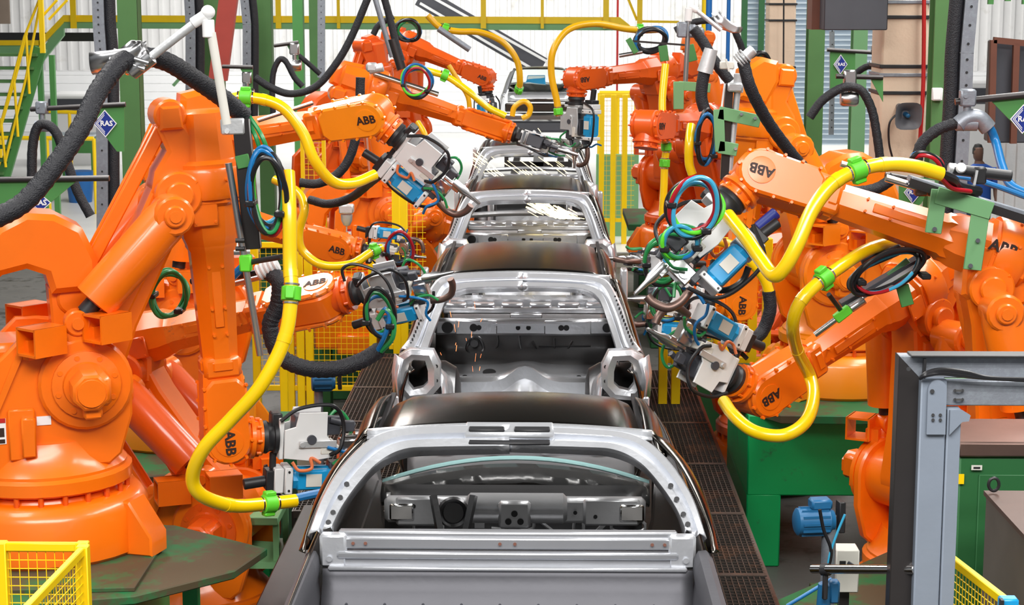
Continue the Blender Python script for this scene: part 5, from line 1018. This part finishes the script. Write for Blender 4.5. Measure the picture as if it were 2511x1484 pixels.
# ---------------------------------------------------------------- masts and booms carrying the hoses
Y = 8.95; t = thing('hose_boom', 'white pole and boom with silver clamp and scoop over the front left robot', 'boom', P(600, 600, Y))
m = MB(); m.cyl(P(556, 305, Y), P(518, 80, Y), .022, n=16); m.build('pole', 'cream', t)
m = MB(); m.cyl(P(512, 92, Y), P(510, 48, Y), .030, n=16, ch=.004); m.box(P(508, 40, Y), (.045, .05, .075), Rt(0, 'Z'), .015) if False else m.sphere(P(510, 30, Y), .034); m.cyl(P(505, 36, Y), P(472, 58, Y), .027, n=16, ch=.004); m.build('knuckle_joint', 'white_sign', t)
m = MB(); m.cyl(P(484, 52, Y), P(318, 180, Y), .021, n=16); m.build('boom_pipe', 'alu', t)
m = MB(); c = P(345, 158, Y); d = (P(318, 180, Y) - P(484, 52, Y)).normalized(); T = frame(c, d); m.lathe([(-.07, .03), (-.065, .042), (.06, .042), (.065, .03)], T, 16); m.box((-.02, -.02, .05), (.09, .07, .10), T, .01); m.cyl(P(300, 135, Y - .03), P(365, 155, Y - .03), .016, n=10); m.cyl(P(300, 150, Y - .03), P(355, 170, Y - .03), .012, n=10)
m.box(P(325, 148, Y - .02), (.10, .06, .07), Rt(0, 'X'), .01) if False else m.box((-.0, -.0, .085), (.10, .07, .06), T, .012); m.build('pipe_clamp', 'steel', t)
m = MB(); q = []
for i, (px, py) in enumerate(((228, 142), (262, 138), (300, 132), (326, 128), (352, 112))):
    c = P(px, py, Y + .02); rr = .082 - .004 * i; q.append([c + V((0, math.cos(R(a)) * rr, math.sin(R(a)) * rr)) for a in range(-200, 21, 20)])
m.grid(q); solid(m.build('scoop', 'steel', t), .006)
m = MB()
for k in (-.03, 0, .03): 
    c = P(298, 152, Y) + V((k, 0, 0)); m.tube([c + V((.012 * math.cos(R(a)), .058 * math.cos(R(a)), .058 * math.sin(R(a)))) for a in range(0, 360, 30)], .006, 6, 2, True)
m.build('wire_strap', 'chrome', t)
t = thing('mast_plate', 'upright grey rail with dark rod beside the front left robot head', 'mast', P(600, 620, 9.2)); Y = 9.3
m = MB(); m.bar(P(592, 292, Y), P(620, 610, Y), .085, .06, (0, 1, 0), .004); m.build('rail', 'dark_steel', t)
m = MB(); m.bar(P(607, 292, Y - .02), P(634, 600, Y - .02), .02, .008, (0, 1, 0)); m.build('rail_edge', 'alu', t)
m = MB(); m.bar(P(570, 290, Y - .02), P(572, 330, Y - .02), .12, .04, (0, 1, 0), .008); m.cyl(P(556, 322, Y - .05), P(556, 322, Y + .05), .012, n=10); m.build('top_clamp', 'alu', t)
m = MB(); m.cyl(P(560, 400, Y - .06), P(638, 872, Y - .06), .018, n=16); m.build('lower_rod', 'steel', t)
m = MB(); m.bar(P(592, 380, Y - .035), P(600, 412, Y - .035), .07, .012, (0, 1, 0), .004); m.build('green_insert', 'green_paint', t)
m = MB(); m.box(P(603, 645, Y - .06), (.06, .06, .085), None, .008); m.build('rod_clamp', 'clamp_green', t)
m = MB(); m.cyl(P(615, 643, Y - .06), P(690, 630, 9.1), .014, n=12); m.build('spacer_rod', 'black', t)
for dy in (590, 610): m = MB(); m.cyl(P(578, dy, Y - .08), P(600, dy, Y - .08), .012, n=10); m.build('bolt', 'black', t)
t = thing('hose_end_clamp', 'crinkled silver clamp at the top of the U-shaped black hose', 'clamp', P(655, 668, 10.15)); m = MB()
for k in range(5): c = P(636 + k * 10, 668 - 5 * k, 10.15); m.lathe([(-.012, .04), (0, .048), (.012, .04)], frame(c, (1, 0, .5)), 14)
m.build('corrugated_sleeve', 'alu_white', t); m = MB(); m.cyl(P(560, 700, 10.25), P(640, 680, 10.2), .015, n=12); m.build('support_rod', 'steel', t)
# right mast
t = thing('hose_mast', 'dark mast with silver tube, green bracket and clamped hose end, upper right', 'mast', P(1795, 440, 12.6)); Y = 12.6
m = MB(); m.bar(P(1788, 205, Y), P(1776, 440, Y), .055, .055, (0, 1, 0), .004); m.build('rail', 'dark_steel', t); m = MB(); m.bar(P(1777, 205, Y - .03), P(1765, 300, Y - .03), .012, .006, (0, 1, 0)); m.build('rail_edge', 'white_sign', t)
m = MB(); m.cyl(P(1812, 190, Y), P(1786, 440, Y), .022, n=14); m.build('silver_tube', 'alu', t)
m = MB(); m.box(P(1802, 214, Y - .02), (.10, .07, .06), None, .01); m.cyl(P(1812, 180, Y), P(1810, 228, Y), .034, n=14, ch=.005); m.build('tube_clamp', 'alu', t)
for a, b in (((1762, 268), (1766, 372)), ((1762, 276), (1864, 298)), ((1762, 360), (1808, 368))): m = MB(); m.bar(P(*a, Y - .05), P(*b, Y - .05), .085 if a[1] != 268 else .07, .02, (0, 1, 0), .003); m.build('bracket_arm', 'green_light', t)
m = MB(); 
for p in ((1818, 280), (1852, 290), (1804, 365)): m.cyl(P(*p, Y - .06), P(*p, Y - .075), .012, n=6)
m.build('bolt_heads', 'chrome', t)
m = MB(); m.cyl(P(1820, 146, 12.2), P(1848, 120, 12.2), .036, n=18, ch=.008); m.build('hose_end_tube', 'alu', t); m = MB()
for k in range(4): c = P(1812 + 5 * k, 152 - 5 * k, 12.2); m.lathe([(-.006, .05), (0, .056), (.006, .05)], frame(c, (1, 0, .9)), 14)
m.build('wire_strap', 'alu', t)
m = MB(); m.bar(P(1765, 160, 12.15), P(1800, 160, 12.15), .05, .05, None, .006); m.bar(P(1780, 145, 12.1), P(1788, 175, 12.1), .012, .03, (0, 1, 0)); m.build('square_socket', 'cream', t)
t = thing('hose_mast', 'slim steel mast with grey scoop and elbow boom above the right robots', 'mast', P(1690, 300, 17)); Y = 17
m = MB(); m.cyl(P(1690, 22, Y), P(1680, 215, Y), .022, n=12); m.build('pole', 'steel', t); m = MB(); m.cyl(P(1690, 20, Y), P(1687, 52, Y), .035, n=12, ch=.004); m.cyl(P(1690, 16, Y), P(1710, 26, Y), .03, n=12, ch=.004); m.build('knuckle_joint', 'white_sign', t)
m = MB(); m.cyl(P(1698, 18, Y), P(1768, 74, Y), .02, n=12); m.build('boom_pipe', 'alu', t)
m = MB(); q = []
for i, (px, py) in enumerate(((1754, 28), (1765, 45), (1778, 58), (1795, 66), (1813, 70))):
    c = P(px, py, Y + .02); rr = .04 + .02 * math.sin(i / 4 * 3.14); q.append([c + V((math.cos(R(a)) * rr * .8, .3 * rr, math.sin(R(a)) * rr)) for a in range(-160, 21, 20)])
m.grid(q); solid(m.build('scoop', 'steel', t), .006)
m = MB(); m.box(P(1672, 48 + 25, Y), (.09, .08, .14), None, .012); m.box(P(1698, 76, Y), (.08, .08, .12), None, .02); m.box(P(1716, 86, Y), (.08, .08, .14), None, .02); m.build('pipe_clamp', 'galv', t)
t = thing('hose_sleeve', 'grey tapered pipe sleeve holding a black hose, beside the silver-clamped mast', 'sleeve', P(1728, 190, 15.4)); m = MB(); m.cyl(P(1744, 120, 15.4), P(1728, 178, 15.4), .055, .065, 18); m.build('sleeve_pipe', 'alu', t)
m = MB(); m.tube([P(1728, 175, 15.4), P(1722, 205, 15.4), P(1720, 240, 15.4), P(1728, 270, 15.4)], .05, 12, 4); m.build('rubber_boot', 'rubber_wrap', t)
m = MB(); m.bar(P(1664, 200, 16.3), P(1664, 268, 16.3), .09, .03, (0, 1, 0), .004); m.bar(P(1664, 210, 16.3), P(1742, 216, 16.3), .08, .02, (0, 1, 0), .004); one(m, 'green_bracket', 'green_light', 'pale green L bracket between the dark orange robot and the mast', 'bracket')
t = thing('green_bracket', 'green bracket legs under the blue tangle of the far right robot head', 'bracket', P(1660, 150, 19))
for a, b, w in (((1625, 112), (1630, 150), .09), ((1690, 110), (1700, 150), .09), ((1540, 95), (1560, 130), .06)): MB().bar(P(*a, 19), P(*b, 19), w, .03, (0, 1, 0), .004).build('bracket_leg', 'green_paint', t)
MB().bar(P(1540, 100, 19.02), P(1700, 112, 19.02), .02, .02, (0, 1, 0)).build('bracket_bar', 'dark_steel', t)
m = MB(); m.cyl(P(1518, 137, 19.5), P(1575, 127, 19.5), .022, n=10); one(m, 'steel_rod', 'steel', 'short steel rod with green clamp left of the far right robot head', 'rod')
# rail on the biggest right arm
Y = 9.75; t = thing('dress_pack_rail', 'grey rail on green legs along the top of the biggest right arm', 'rail', P(2350, 500, Y))
m = MB(); m.bar(P(2230, 437, Y), P(2580, 545, Y), .03, .13, (0, 1, 0), .004); m.build('rail_plate', 'galv', t)
m = MB(); m.bar(P(2230, 447, Y - .06), P(2580, 560, Y - .06), .045, .02, (0, 1, 0)); m.build('rail_channel', 'dark_steel', t)
for a, b, w in (((2304, 465), (2288, 572), .085), ((2408, 495), (2384, 662), .095)): m = MB(); m.bar(P(*a, Y - .11), P(*b, Y - .11), w, .014, (0, 1, 0), .003); m.build('green_leg', 'green_light', t)
m = MB(); m.bar(P(2296, 478, Y - .115), P(2432, 518, Y - .115), .09, .016, (0, 1, 0), .003); m.build('green_crossplate', 'green_light', t)
m = MB()
for p in ((2292, 562), (2380, 652), (2398, 590)): m.cyl(P(*p, Y - .12), P(*p, Y - .135), .012, n=8)
m.build('bolt_heads', 'grey_dark', t)
m = MB(); m.cyl(P(2172, 436, Y), P(2245, 458, Y), .020, n=16); m.cut(); m.cyl(P(2062, 402, Y), P(2112, 416, Y), .018, n=16); m.build('steel_rod', 'chrome', t)
m = MB(); m.box(P(2258, 464, Y), (.07, .07, .07), None, .01); m.cyl(P(2266, 468, Y), P(2300, 478, Y), .02, n=12); m.build('rod_socket', 'brown_steel', t)
m = MB(); m.cyl(P(2335, 415, Y), P(2480, 432, Y), .030, n=16, ch=.006); m.box(P(2400, 430, Y), (.07, .07, .09), None, .01); m.build('valve_cylinder', 'black', t)
m = MB(); m.lathe([(-.03, .022), (0, .028), (.012, .022)], frame(P(2357, 412, Y - .05), (0, -1, .3)), 18); m.build('gauge', 'white_sign', t); m = MB(); m.cyl(P(2325, 412, Y), P(2345, 414, Y), .028, n=14, ch=.005); m.build('end_fitting', 'alu', t)
m = MB(); m.bar(P(2384, 478, Y - .05), P(2396, 418, Y - .05), .012, .012); m.build('support_bracket', 'alu', t)
# rail on the arm pointing down left
Y = 10.1; t = thing('dress_pack_rail', 'dark slanting rail with chrome rod on the arm pointing down left', 'rail', P(2180, 700, Y))
m = MB(); m.bar(P(2062, 748, Y), P(2275, 622, Y), .035, .11, (0, 1, 0), .004); m.build('rail_plate', 'grey_dark', t); m = MB(); m.bar(P(2078, 752, Y - .05), P(2270, 636, Y - .05), .02, .014, (0, 1, 0)); m.build('rail_channel', 'alu', t)
m = MB(); m.bar(P(2190, 690, Y - .04), P(2238, 650, Y - .04), .11, .012, (0, 1, 0), .003); m.build('green_plate', 'green_light', t)
m = MB(); m.bar(P(2212, 700, Y - .07), P(2226, 750, Y - .07), .07, .014, (0, 1, 0), .003); m.build('green_leg', 'green_paint', t)
m = MB(); m.cyl(P(1998, 822, Y - .1), P(2052, 782, Y - .1), .017, n=16); m.build('steel_rod', 'chrome', t); m = MB(); m.bar(P(2048, 784, Y - .1), P(2084, 756, Y - .1), .055, .05, None, .006); m.build('rod_clamp', 'clamp_green', t)
m = MB(); m.cyl(P(2032, 722, 9.9), P(2062, 762, Y - .1), .013, n=12); m.build('spacer_rod', 'black', t); m = MB(); m.cyl(P(2086, 758, Y - .08), P(2120, 735, Y - .08), .024, n=12, ch=.004); m.build('rod_socket', 'steel', t)
m = MB(); m.cyl(P(2115, 650, Y - .06), P(2210, 610, Y - .06), .03, n=12, ch=.005); m.build('valve_cylinder', 'black', t)
# rods and rails on the far robots
for lb, a, b, Y, r_, mm in (('chrome rod crossing behind the raised yellow hose, upper left', (632, 296), (768, 252), 12.2, .014, 'chrome'), ('thin grey pole leaning over the far left robots', (915, -20), (962, 140), 20.5, .03, 'galv'), ('dark rod beside the highest left robot arm', (1075, 70), (1152, 122), 24, .04, 'galv'), ('grey rod above the cable coil on the left', (915, 180), (1075, 232), 18.6, .026, 'steel'), ('upright dark rail by the far left robot head', (962, 95), (985, 170), 20, .05, 'dark_steel')):
    m = MB(); m.cyl(P(*a, Y), P(*b, Y), r_, n=12, ch=.003); one(m, 'support_rod', mm, lb, 'rod')
m = MB(); m.box(P(912, 165, 18), (.11, .10, .09), None, .02); m.cyl(P(905, 172, 18), P(940, 165, 18), .045, n=14, ch=.008); one(m, 'pipe_clamp', 'alu', 'silver clamp at the left end of the cable coil rods', 'clamp')
m = MB(); m.box(P(850, 512, 17), (.13, .13, .08), None, .01); m.lathe([(0, .055), (.06, .05), (.10, .03), (.11, .008)], frame(P(850, 526, 17), (0, 0, -1)), 14); m.cyl(P(850, 545, 17), P(850, 585, 17), .006, n=8); one(m, 'grey_socket', 'alu', 'grey socket with cone tip hanging before the far left stand', 'socket')
m = MB(); m.cyl(P(1858, 560, 13.2), P(1905, 520, 13.2), .045, n=16, ch=.01); one(m, 'blue_cylinder', 'blue_sign', 'dark blue cylinder behind the brightest arm', 'cylinder')
# ---------------------------------------------------------------- motors and small machinery
def motor(label, px, py, Y, pole, s=1):
    c = P(px, py, Y); t = thing('pump_motor', label, 'motor', (c.x, Y, 0)); T = frame(c, (1, .15, 0)) @ Matrix.Scale(s, 4)
    m = MB(T); m.lathe([(-.10, .05), (-.09, .065), (.06, .065), (.07, .055), (.085, .05)], None, 20)
    for i in range(12): th = 2 * math.pi * i / 12; m.box((-.01, .066 * math.cos(th), .066 * math.sin(th)), (.13, .006, .012), Rt(0, 'X'))
    m.build('motor_housing', 'motor_blue', t); m = MB(T); m.box((.02, 0, .085), (.10, .08, .05), None, .01); m.build('terminal_box', 'motor_blue', t)
    m = MB(); q = P(*pole, Y); m.cyl((q.x, Y, 0), (q.x, Y, q.z), .034 * s, n=18, ch=.005); m.build('pole', 'galv', t)
    m = MB(T); m.box((.12, 0, .02), (.03, .07, .15), None, .004); m.build('mounting_bracket', 'black', t); return t
motor('small blue motor on a grey pole at centre left', 795, 938, 12.0, (781, 958), .85)
motor('blue finned motor on a grey pole in the dark gap, lower right', 2000, 1278, 8.5, (2034, 1262), 1.0)
t = thing('control_box', 'cream control box with handle behind the chrome pipe, lower right', 'box', P(2078, 1430, 8.9)); c = P(2078, 1402, 8.9)
MB().box(c + V((0, .06, 0)), (.115, .12, .22), None, .006).build('box_body', 'cream', t); m = MB(); m.bar(c + V((.0, -.005, .05)), c + V((.05, -.02, .02)), .012, .012); m.build('handle', 'grey_dark', t); MB().box(c + V((-.025, -.003, .045)), (.03, .004, .02)).build('label_plate', 'black', t); MB().box(c + V((0, .1, -1.0)), (.05, .05, 1.8)).build('stand', 'dark_steel', t)
hose('air_hose', 'blue air hose dropping from the lower right motor to the floor', 'hose', [(2072, 1262, 8.3), (2052, 1310, 8.3), (2035, 1360, 8.3), (2030, 1395, 8.3)], .006, 'cable_cyan')
hose('air_hose', 'black hose curling down the pole of the lower right motor', 'hose', [(2010, 1250, 8.3), (2020, 1300, 8.3), (2038, 1350, 8.3), (2030, 1400, 8.3)], .008, 'cable_black')
hose('air_hose', 'blue hose running along the floor to the lower right corner', 'hose', [(2040, 1420, 7.6), (1990, 1450, 7.6), (1930, 1486, 7.6)], .008, 'cable_blue')
t = thing('chrome_pipe', 'horizontal chrome pipe sticking out of the grey door frame', 'pipe', P(2120, 1397, 6.9)); m = MB(); m.cyl(P(1992, 1396, 7.0), P(2245, 1397, 6.6), .0175, n=20, ch=.002); m.build('pipe', 'chrome', t)
m = MB(); m.cyl(P(2016, 1397, 6.96), P(2034, 1397, 6.94), .024, n=14); m.bar(P(2025, 1395, 6.95), P(2022, 1470, 6.95), .02, .02, None, .004); m.build('tape_wrap', 'black', t)
m = MB(); m.cyl(P(2024, 1430, 7.0), P(2018, 1500, 7.0), .028, n=14, ch=.004); m.box(P(2045, 1450, 7.0), (.04, .05, .09), None, .008); m.build('valve', 'motor_blue', t)
# grey door frame
Y = 6.6; t = thing('door_frame', 'heavy grey steel door frame in the right foreground', 'frame', (P(2290, 1180, Y).x, Y, 0)); X = lambda px: P(px, 1180, Y).x; ZZ = lambda py: P(2400, py, Y).z
m = MB(); m.prism([(X(2186), -.0), (X(2247), 0), (X(2251), ZZ(932)), (X(2197), ZZ(876))], Y + .02, Y + .10, None, .004); m.build('side_cover', 'dark_steel', t)
MB().box(((X(2247) + X(2310)) / 2, Y, (ZZ(928)) / 2), (X(2310) - X(2247), .05, ZZ(928)), None, .005).build('outer_post', 'grey_paint', t)
MB().box(((X(2312) + X(2346)) / 2, Y - .008, (ZZ(998)) / 2), (X(2346) - X(2312), .05, ZZ(998)), None, .005).build('inner_post', 'grey_paint', t)
MB().box((X(2197) + .42, Y + .06, (ZZ(877) + ZZ(932)) / 2), (.84, .06, ZZ(877) - ZZ(932)), None, .004).build('top_channel', 'galv', t)
MB().box((X(2197) + .44, Y + .04, ZZ(875)), (.8, .09, .008), None, .002).build('top_flange', 'black', t)
MB().box((X(2262) + .40, Y + .01, (ZZ(932) + ZZ(994)) / 2), (.8, .04, ZZ(932) - ZZ(994)), None, .004).build('header_beam', 'galv', t)
m = MB(); m.prism([(X(2262), ZZ(1060)), (X(2262), ZZ(950))] + [(X(2285) + .033 * math.cos(R(a)), ZZ(950) + .033 * math.sin(R(a))) for a in range(170, -1, -20)] + [(X(2308), ZZ(1060))], Y - .04, Y - .027); m.build('corner_plate', 'grey_paint', t)
m = MB(); m.prism([(X(2316), ZZ(1000)), (X(2346), ZZ(1000)), (X(2366), ZZ(1012)), (X(2362), ZZ(1026)), (X(2346), ZZ(1028)), (X(2316), ZZ(1060))], Y - .05, Y - .034); m.build('hinge_plate', 'grey_paint', t)
m = MB()
for u, v in ((2228, 905), (2286, 960)): m.cyl(P(u, v, Y - .045), P(u, v, Y - .03), .008, n=10)
for v in (958, 980):
    for u in (2342, 2360): m.cyl(P(u, v, Y - .02), P(u, v, Y), .006, n=8)
for u in (2288, 2306):
    for v in (1018, 1030): m.cyl(P(u, v, Y - .045), P(u, v, Y - .03), .006, n=8)
m.build('bolt_holes', 'black', t)
m = MB()
for v in (958, 980): m.bar(P(2344, v, Y - .025), P(2358, v, Y - .025), .004, .008)
m.build('slot_clips', 'chrome', t)
m = MB()
for k in range(4): m.tube([P(2256, 926 + k, Y - .03), P(2275, 912 + k * 3, Y - .04 - .006 * k), P(2310, 905 + k * 4, Y - .05), P(2370, 912 + k * 4, Y - .05), P(2430, 926 + k, Y - .045), P(2560, 930 + k * 2, Y - .04)], .006, 8, 5)
m.build('cable_bundle', 'cable_black', t); m = MB(); m.bar(P(2268, 880, Y), P(2264, 928, Y), .01, .02); m.build('cable_strap', 'black', t)
one(MB().box((X(2346) + .30, Y + .5, ZZ(1012) + .0), (.72, .02, .045)), 'green_strip', 'green_paint', 'green strip just beneath the header of the grey door frame', 'strip')
# cabinet, box, clamp inside the frame
Y = 8.2; c0 = P(2352, 1120, Y); t = thing('electrical_cabinet', 'dark green cabinet with steel top seen through the grey door frame', 'cabinet', (c0.x + .4, Y + .2, 0))
MB().box((c0.x + .42, Y + .22, c0.z / 2), (.84, .44, c0.z), None, .01).build('cabinet_body', 'green_cabinet', t); cz = P(2352, 1082, Y).z
MB().box((c0.x + .42, Y + .22, (cz + c0.z) / 2), (.86, .48, cz - c0.z), None, .01).build('steel_top', 'brown_steel', t)
MB().box((c0.x + .45, Y - .006, c0.z / 2 - .02), (.72, .012, c0.z - .12), None, .004).build('door', 'green_cabinet', t)
q = P(2395, 1147, Y - .015); MB().box(q, (.048, .004, .022)).build('label_plate', 'cream', t); MB().box(q + V((0, -.003, 0)), (.030, .003, .008)).build('label_print', 'black', t)
MB().box(P(2357, 1175, Y - .012), (.025, .006, .045)).build('yellow_mark', 'yellow', t)
t = thing('tool_chest', 'grey-brown metal chest with lifting eye in the bottom right corner', 'chest', P(2500, 1400, 7.2)); A, B = Z(2412, 1203, 1.9), Z(2560, 1365, 1.9); pl_ = [A, B, (B[0] + .9, B[1]), (A[0] + 1.2, A[1])]; SW = Matrix(((1, 0, 0, 0), (0, 0, 1, 0), (0, 1, 0, 0), (0, 0, 0, 1)))
for z0, z1, nm, mm, ins in ((0, 1.875, 'chest_body', 'grey_brown', .012), (1.88, 1.9, 'lid', 'lid_brown', 0)):
    m = MB(); n = len(pl_); q = [(x + ins, y) for x, y in pl_]; m.add([(x, y, z) for z in (z0, z1) for x, y in q], [tuple(range(n))[::-1], tuple(range(n, 2 * n))] + [(i, (i + 1) % n, n + (i + 1) % n, n + i) for i in range(n)]); m.build(nm, mm, t)
T = Tr(A[0] + .0, A[1] - .02, .29)
m = MB(T); m.tube([V((.03 + .022 * math.cos(R(k)), -.03, 1.65 + .028 * math.sin(R(k)))) for k in range(0, 360, 30)], .007, 8, 2, True); m.build('lifting_eye', 'black', t)
t = thing('blue_clamp', 'small teal clamp at the bottom edge inside the door frame', 'clamp', P(2472, 1490, 6.1)); MB().box(P(2472, 1482, 6.1), (.062, .05, .05), None, .006).build('clamp_body', 'transformer', t); MB().box(P(2456, 1480, 6.07), (.01, .03, .03)).build('clamp_jaw', 'black', t)
# ---------------------------------------------------------------- sparks
rnd = random.Random(3)
def sparks(n, f, name, label, r, mm='spark'):
    m = MB()
    for i in range(n): a, b = f(); m.tube([a, b], r * rnd.uniform(.6, 1.3), 5, 1)
    o = one(m, name, mm, label, 'sparks'); o['kind'] = 'stuff'
def f1():
    t = rnd.random() ** 1.4; u = rnd.gauss(0, 12); x = 1290 + 110 * t + u; y = 488 + 50 * t + rnd.gauss(0, 9); l = rnd.uniform(10, 40); Y = 18.9 + rnd.uniform(-.3, .3); return P(x, min(y, 530), Y), P(x + l, min(y + l * .55, 537), Y)
sparks(120, f1, 'spark_shower', 'dense bright spark fan inside the third car body', .0038)
def f2():
    t = rnd.random(); x = 1150 + 230 * t + rnd.gauss(0, 14); y = 365 + 40 * rnd.random() + 20 * math.sin(t * 3); l = rnd.uniform(10, 38); Y = 22.0 + rnd.uniform(-.6, .6); return P(x, y, Y), P(x + l, y + l * .75, Y)
sparks(38, f2, 'spark_shower', 'scattered spark streaks over the rear window of the fourth car body', .0026)
def f3():
    x = 1055 + 130 * rnd.random(); y = 700 + 200 * rnd.random(); Y = 12.4 + rnd.uniform(-.4, .4); l = rnd.uniform(6, 20); return P(x, y, Y), P(x + rnd.uniform(-4, 3), y + l, Y)
sparks(16, f3, 'spark_shower', 'few small orange sparks falling inside the second car body', .0012, 'spark_orange')
def f4():
    x = 1270 + 50 * rnd.random(); y = 300 + 40 * rnd.random(); Y = 22.5; return P(x, y, Y), P(x + 7, y + 9, Y)
sparks(8, f4, 'spark_shower', 'few loose sparks above the fourth roof', .004)
t = thing('robot_pedestal', 'orange block pedestal behind the centre left mesh fence, below the worn arm', 'pedestal', (-1.9, 17.5, 0)); a = P(775, 850, 17.6); b = P(930, 740, 17.6)
MB().box(((a.x + b.x) / 2, 17.6, (a.z + b.z) / 2), (b.x - a.x, .3, b.z - a.z), None, .02).build('pedestal_block', 'orange_mid', t)
MB().box(((a.x + b.x) / 2 + .1, 17.44, a.z + .05), ((b.x - a.x) * .6, .06, .18), None, .01).build('front_lug', 'orange_mid', t)
for sx in (-.2, .2): MB().box(((a.x + b.x) / 2 + sx, 17.6, a.z / 2), (.08, .2, a.z), None, .005).build('leg', 'green_cabinet', t)

m = MB(); a = P(1462, 378, 31); b = P(1566, 412, 31); m.box(((a.x + b.x) / 2, 31, a.z / 2), (b.x - a.x, .1, a.z), None, .01); one(m, 'low_barrier', 'green_light', 'low pale green barrier behind the far yellow fence posts', 'barrier')
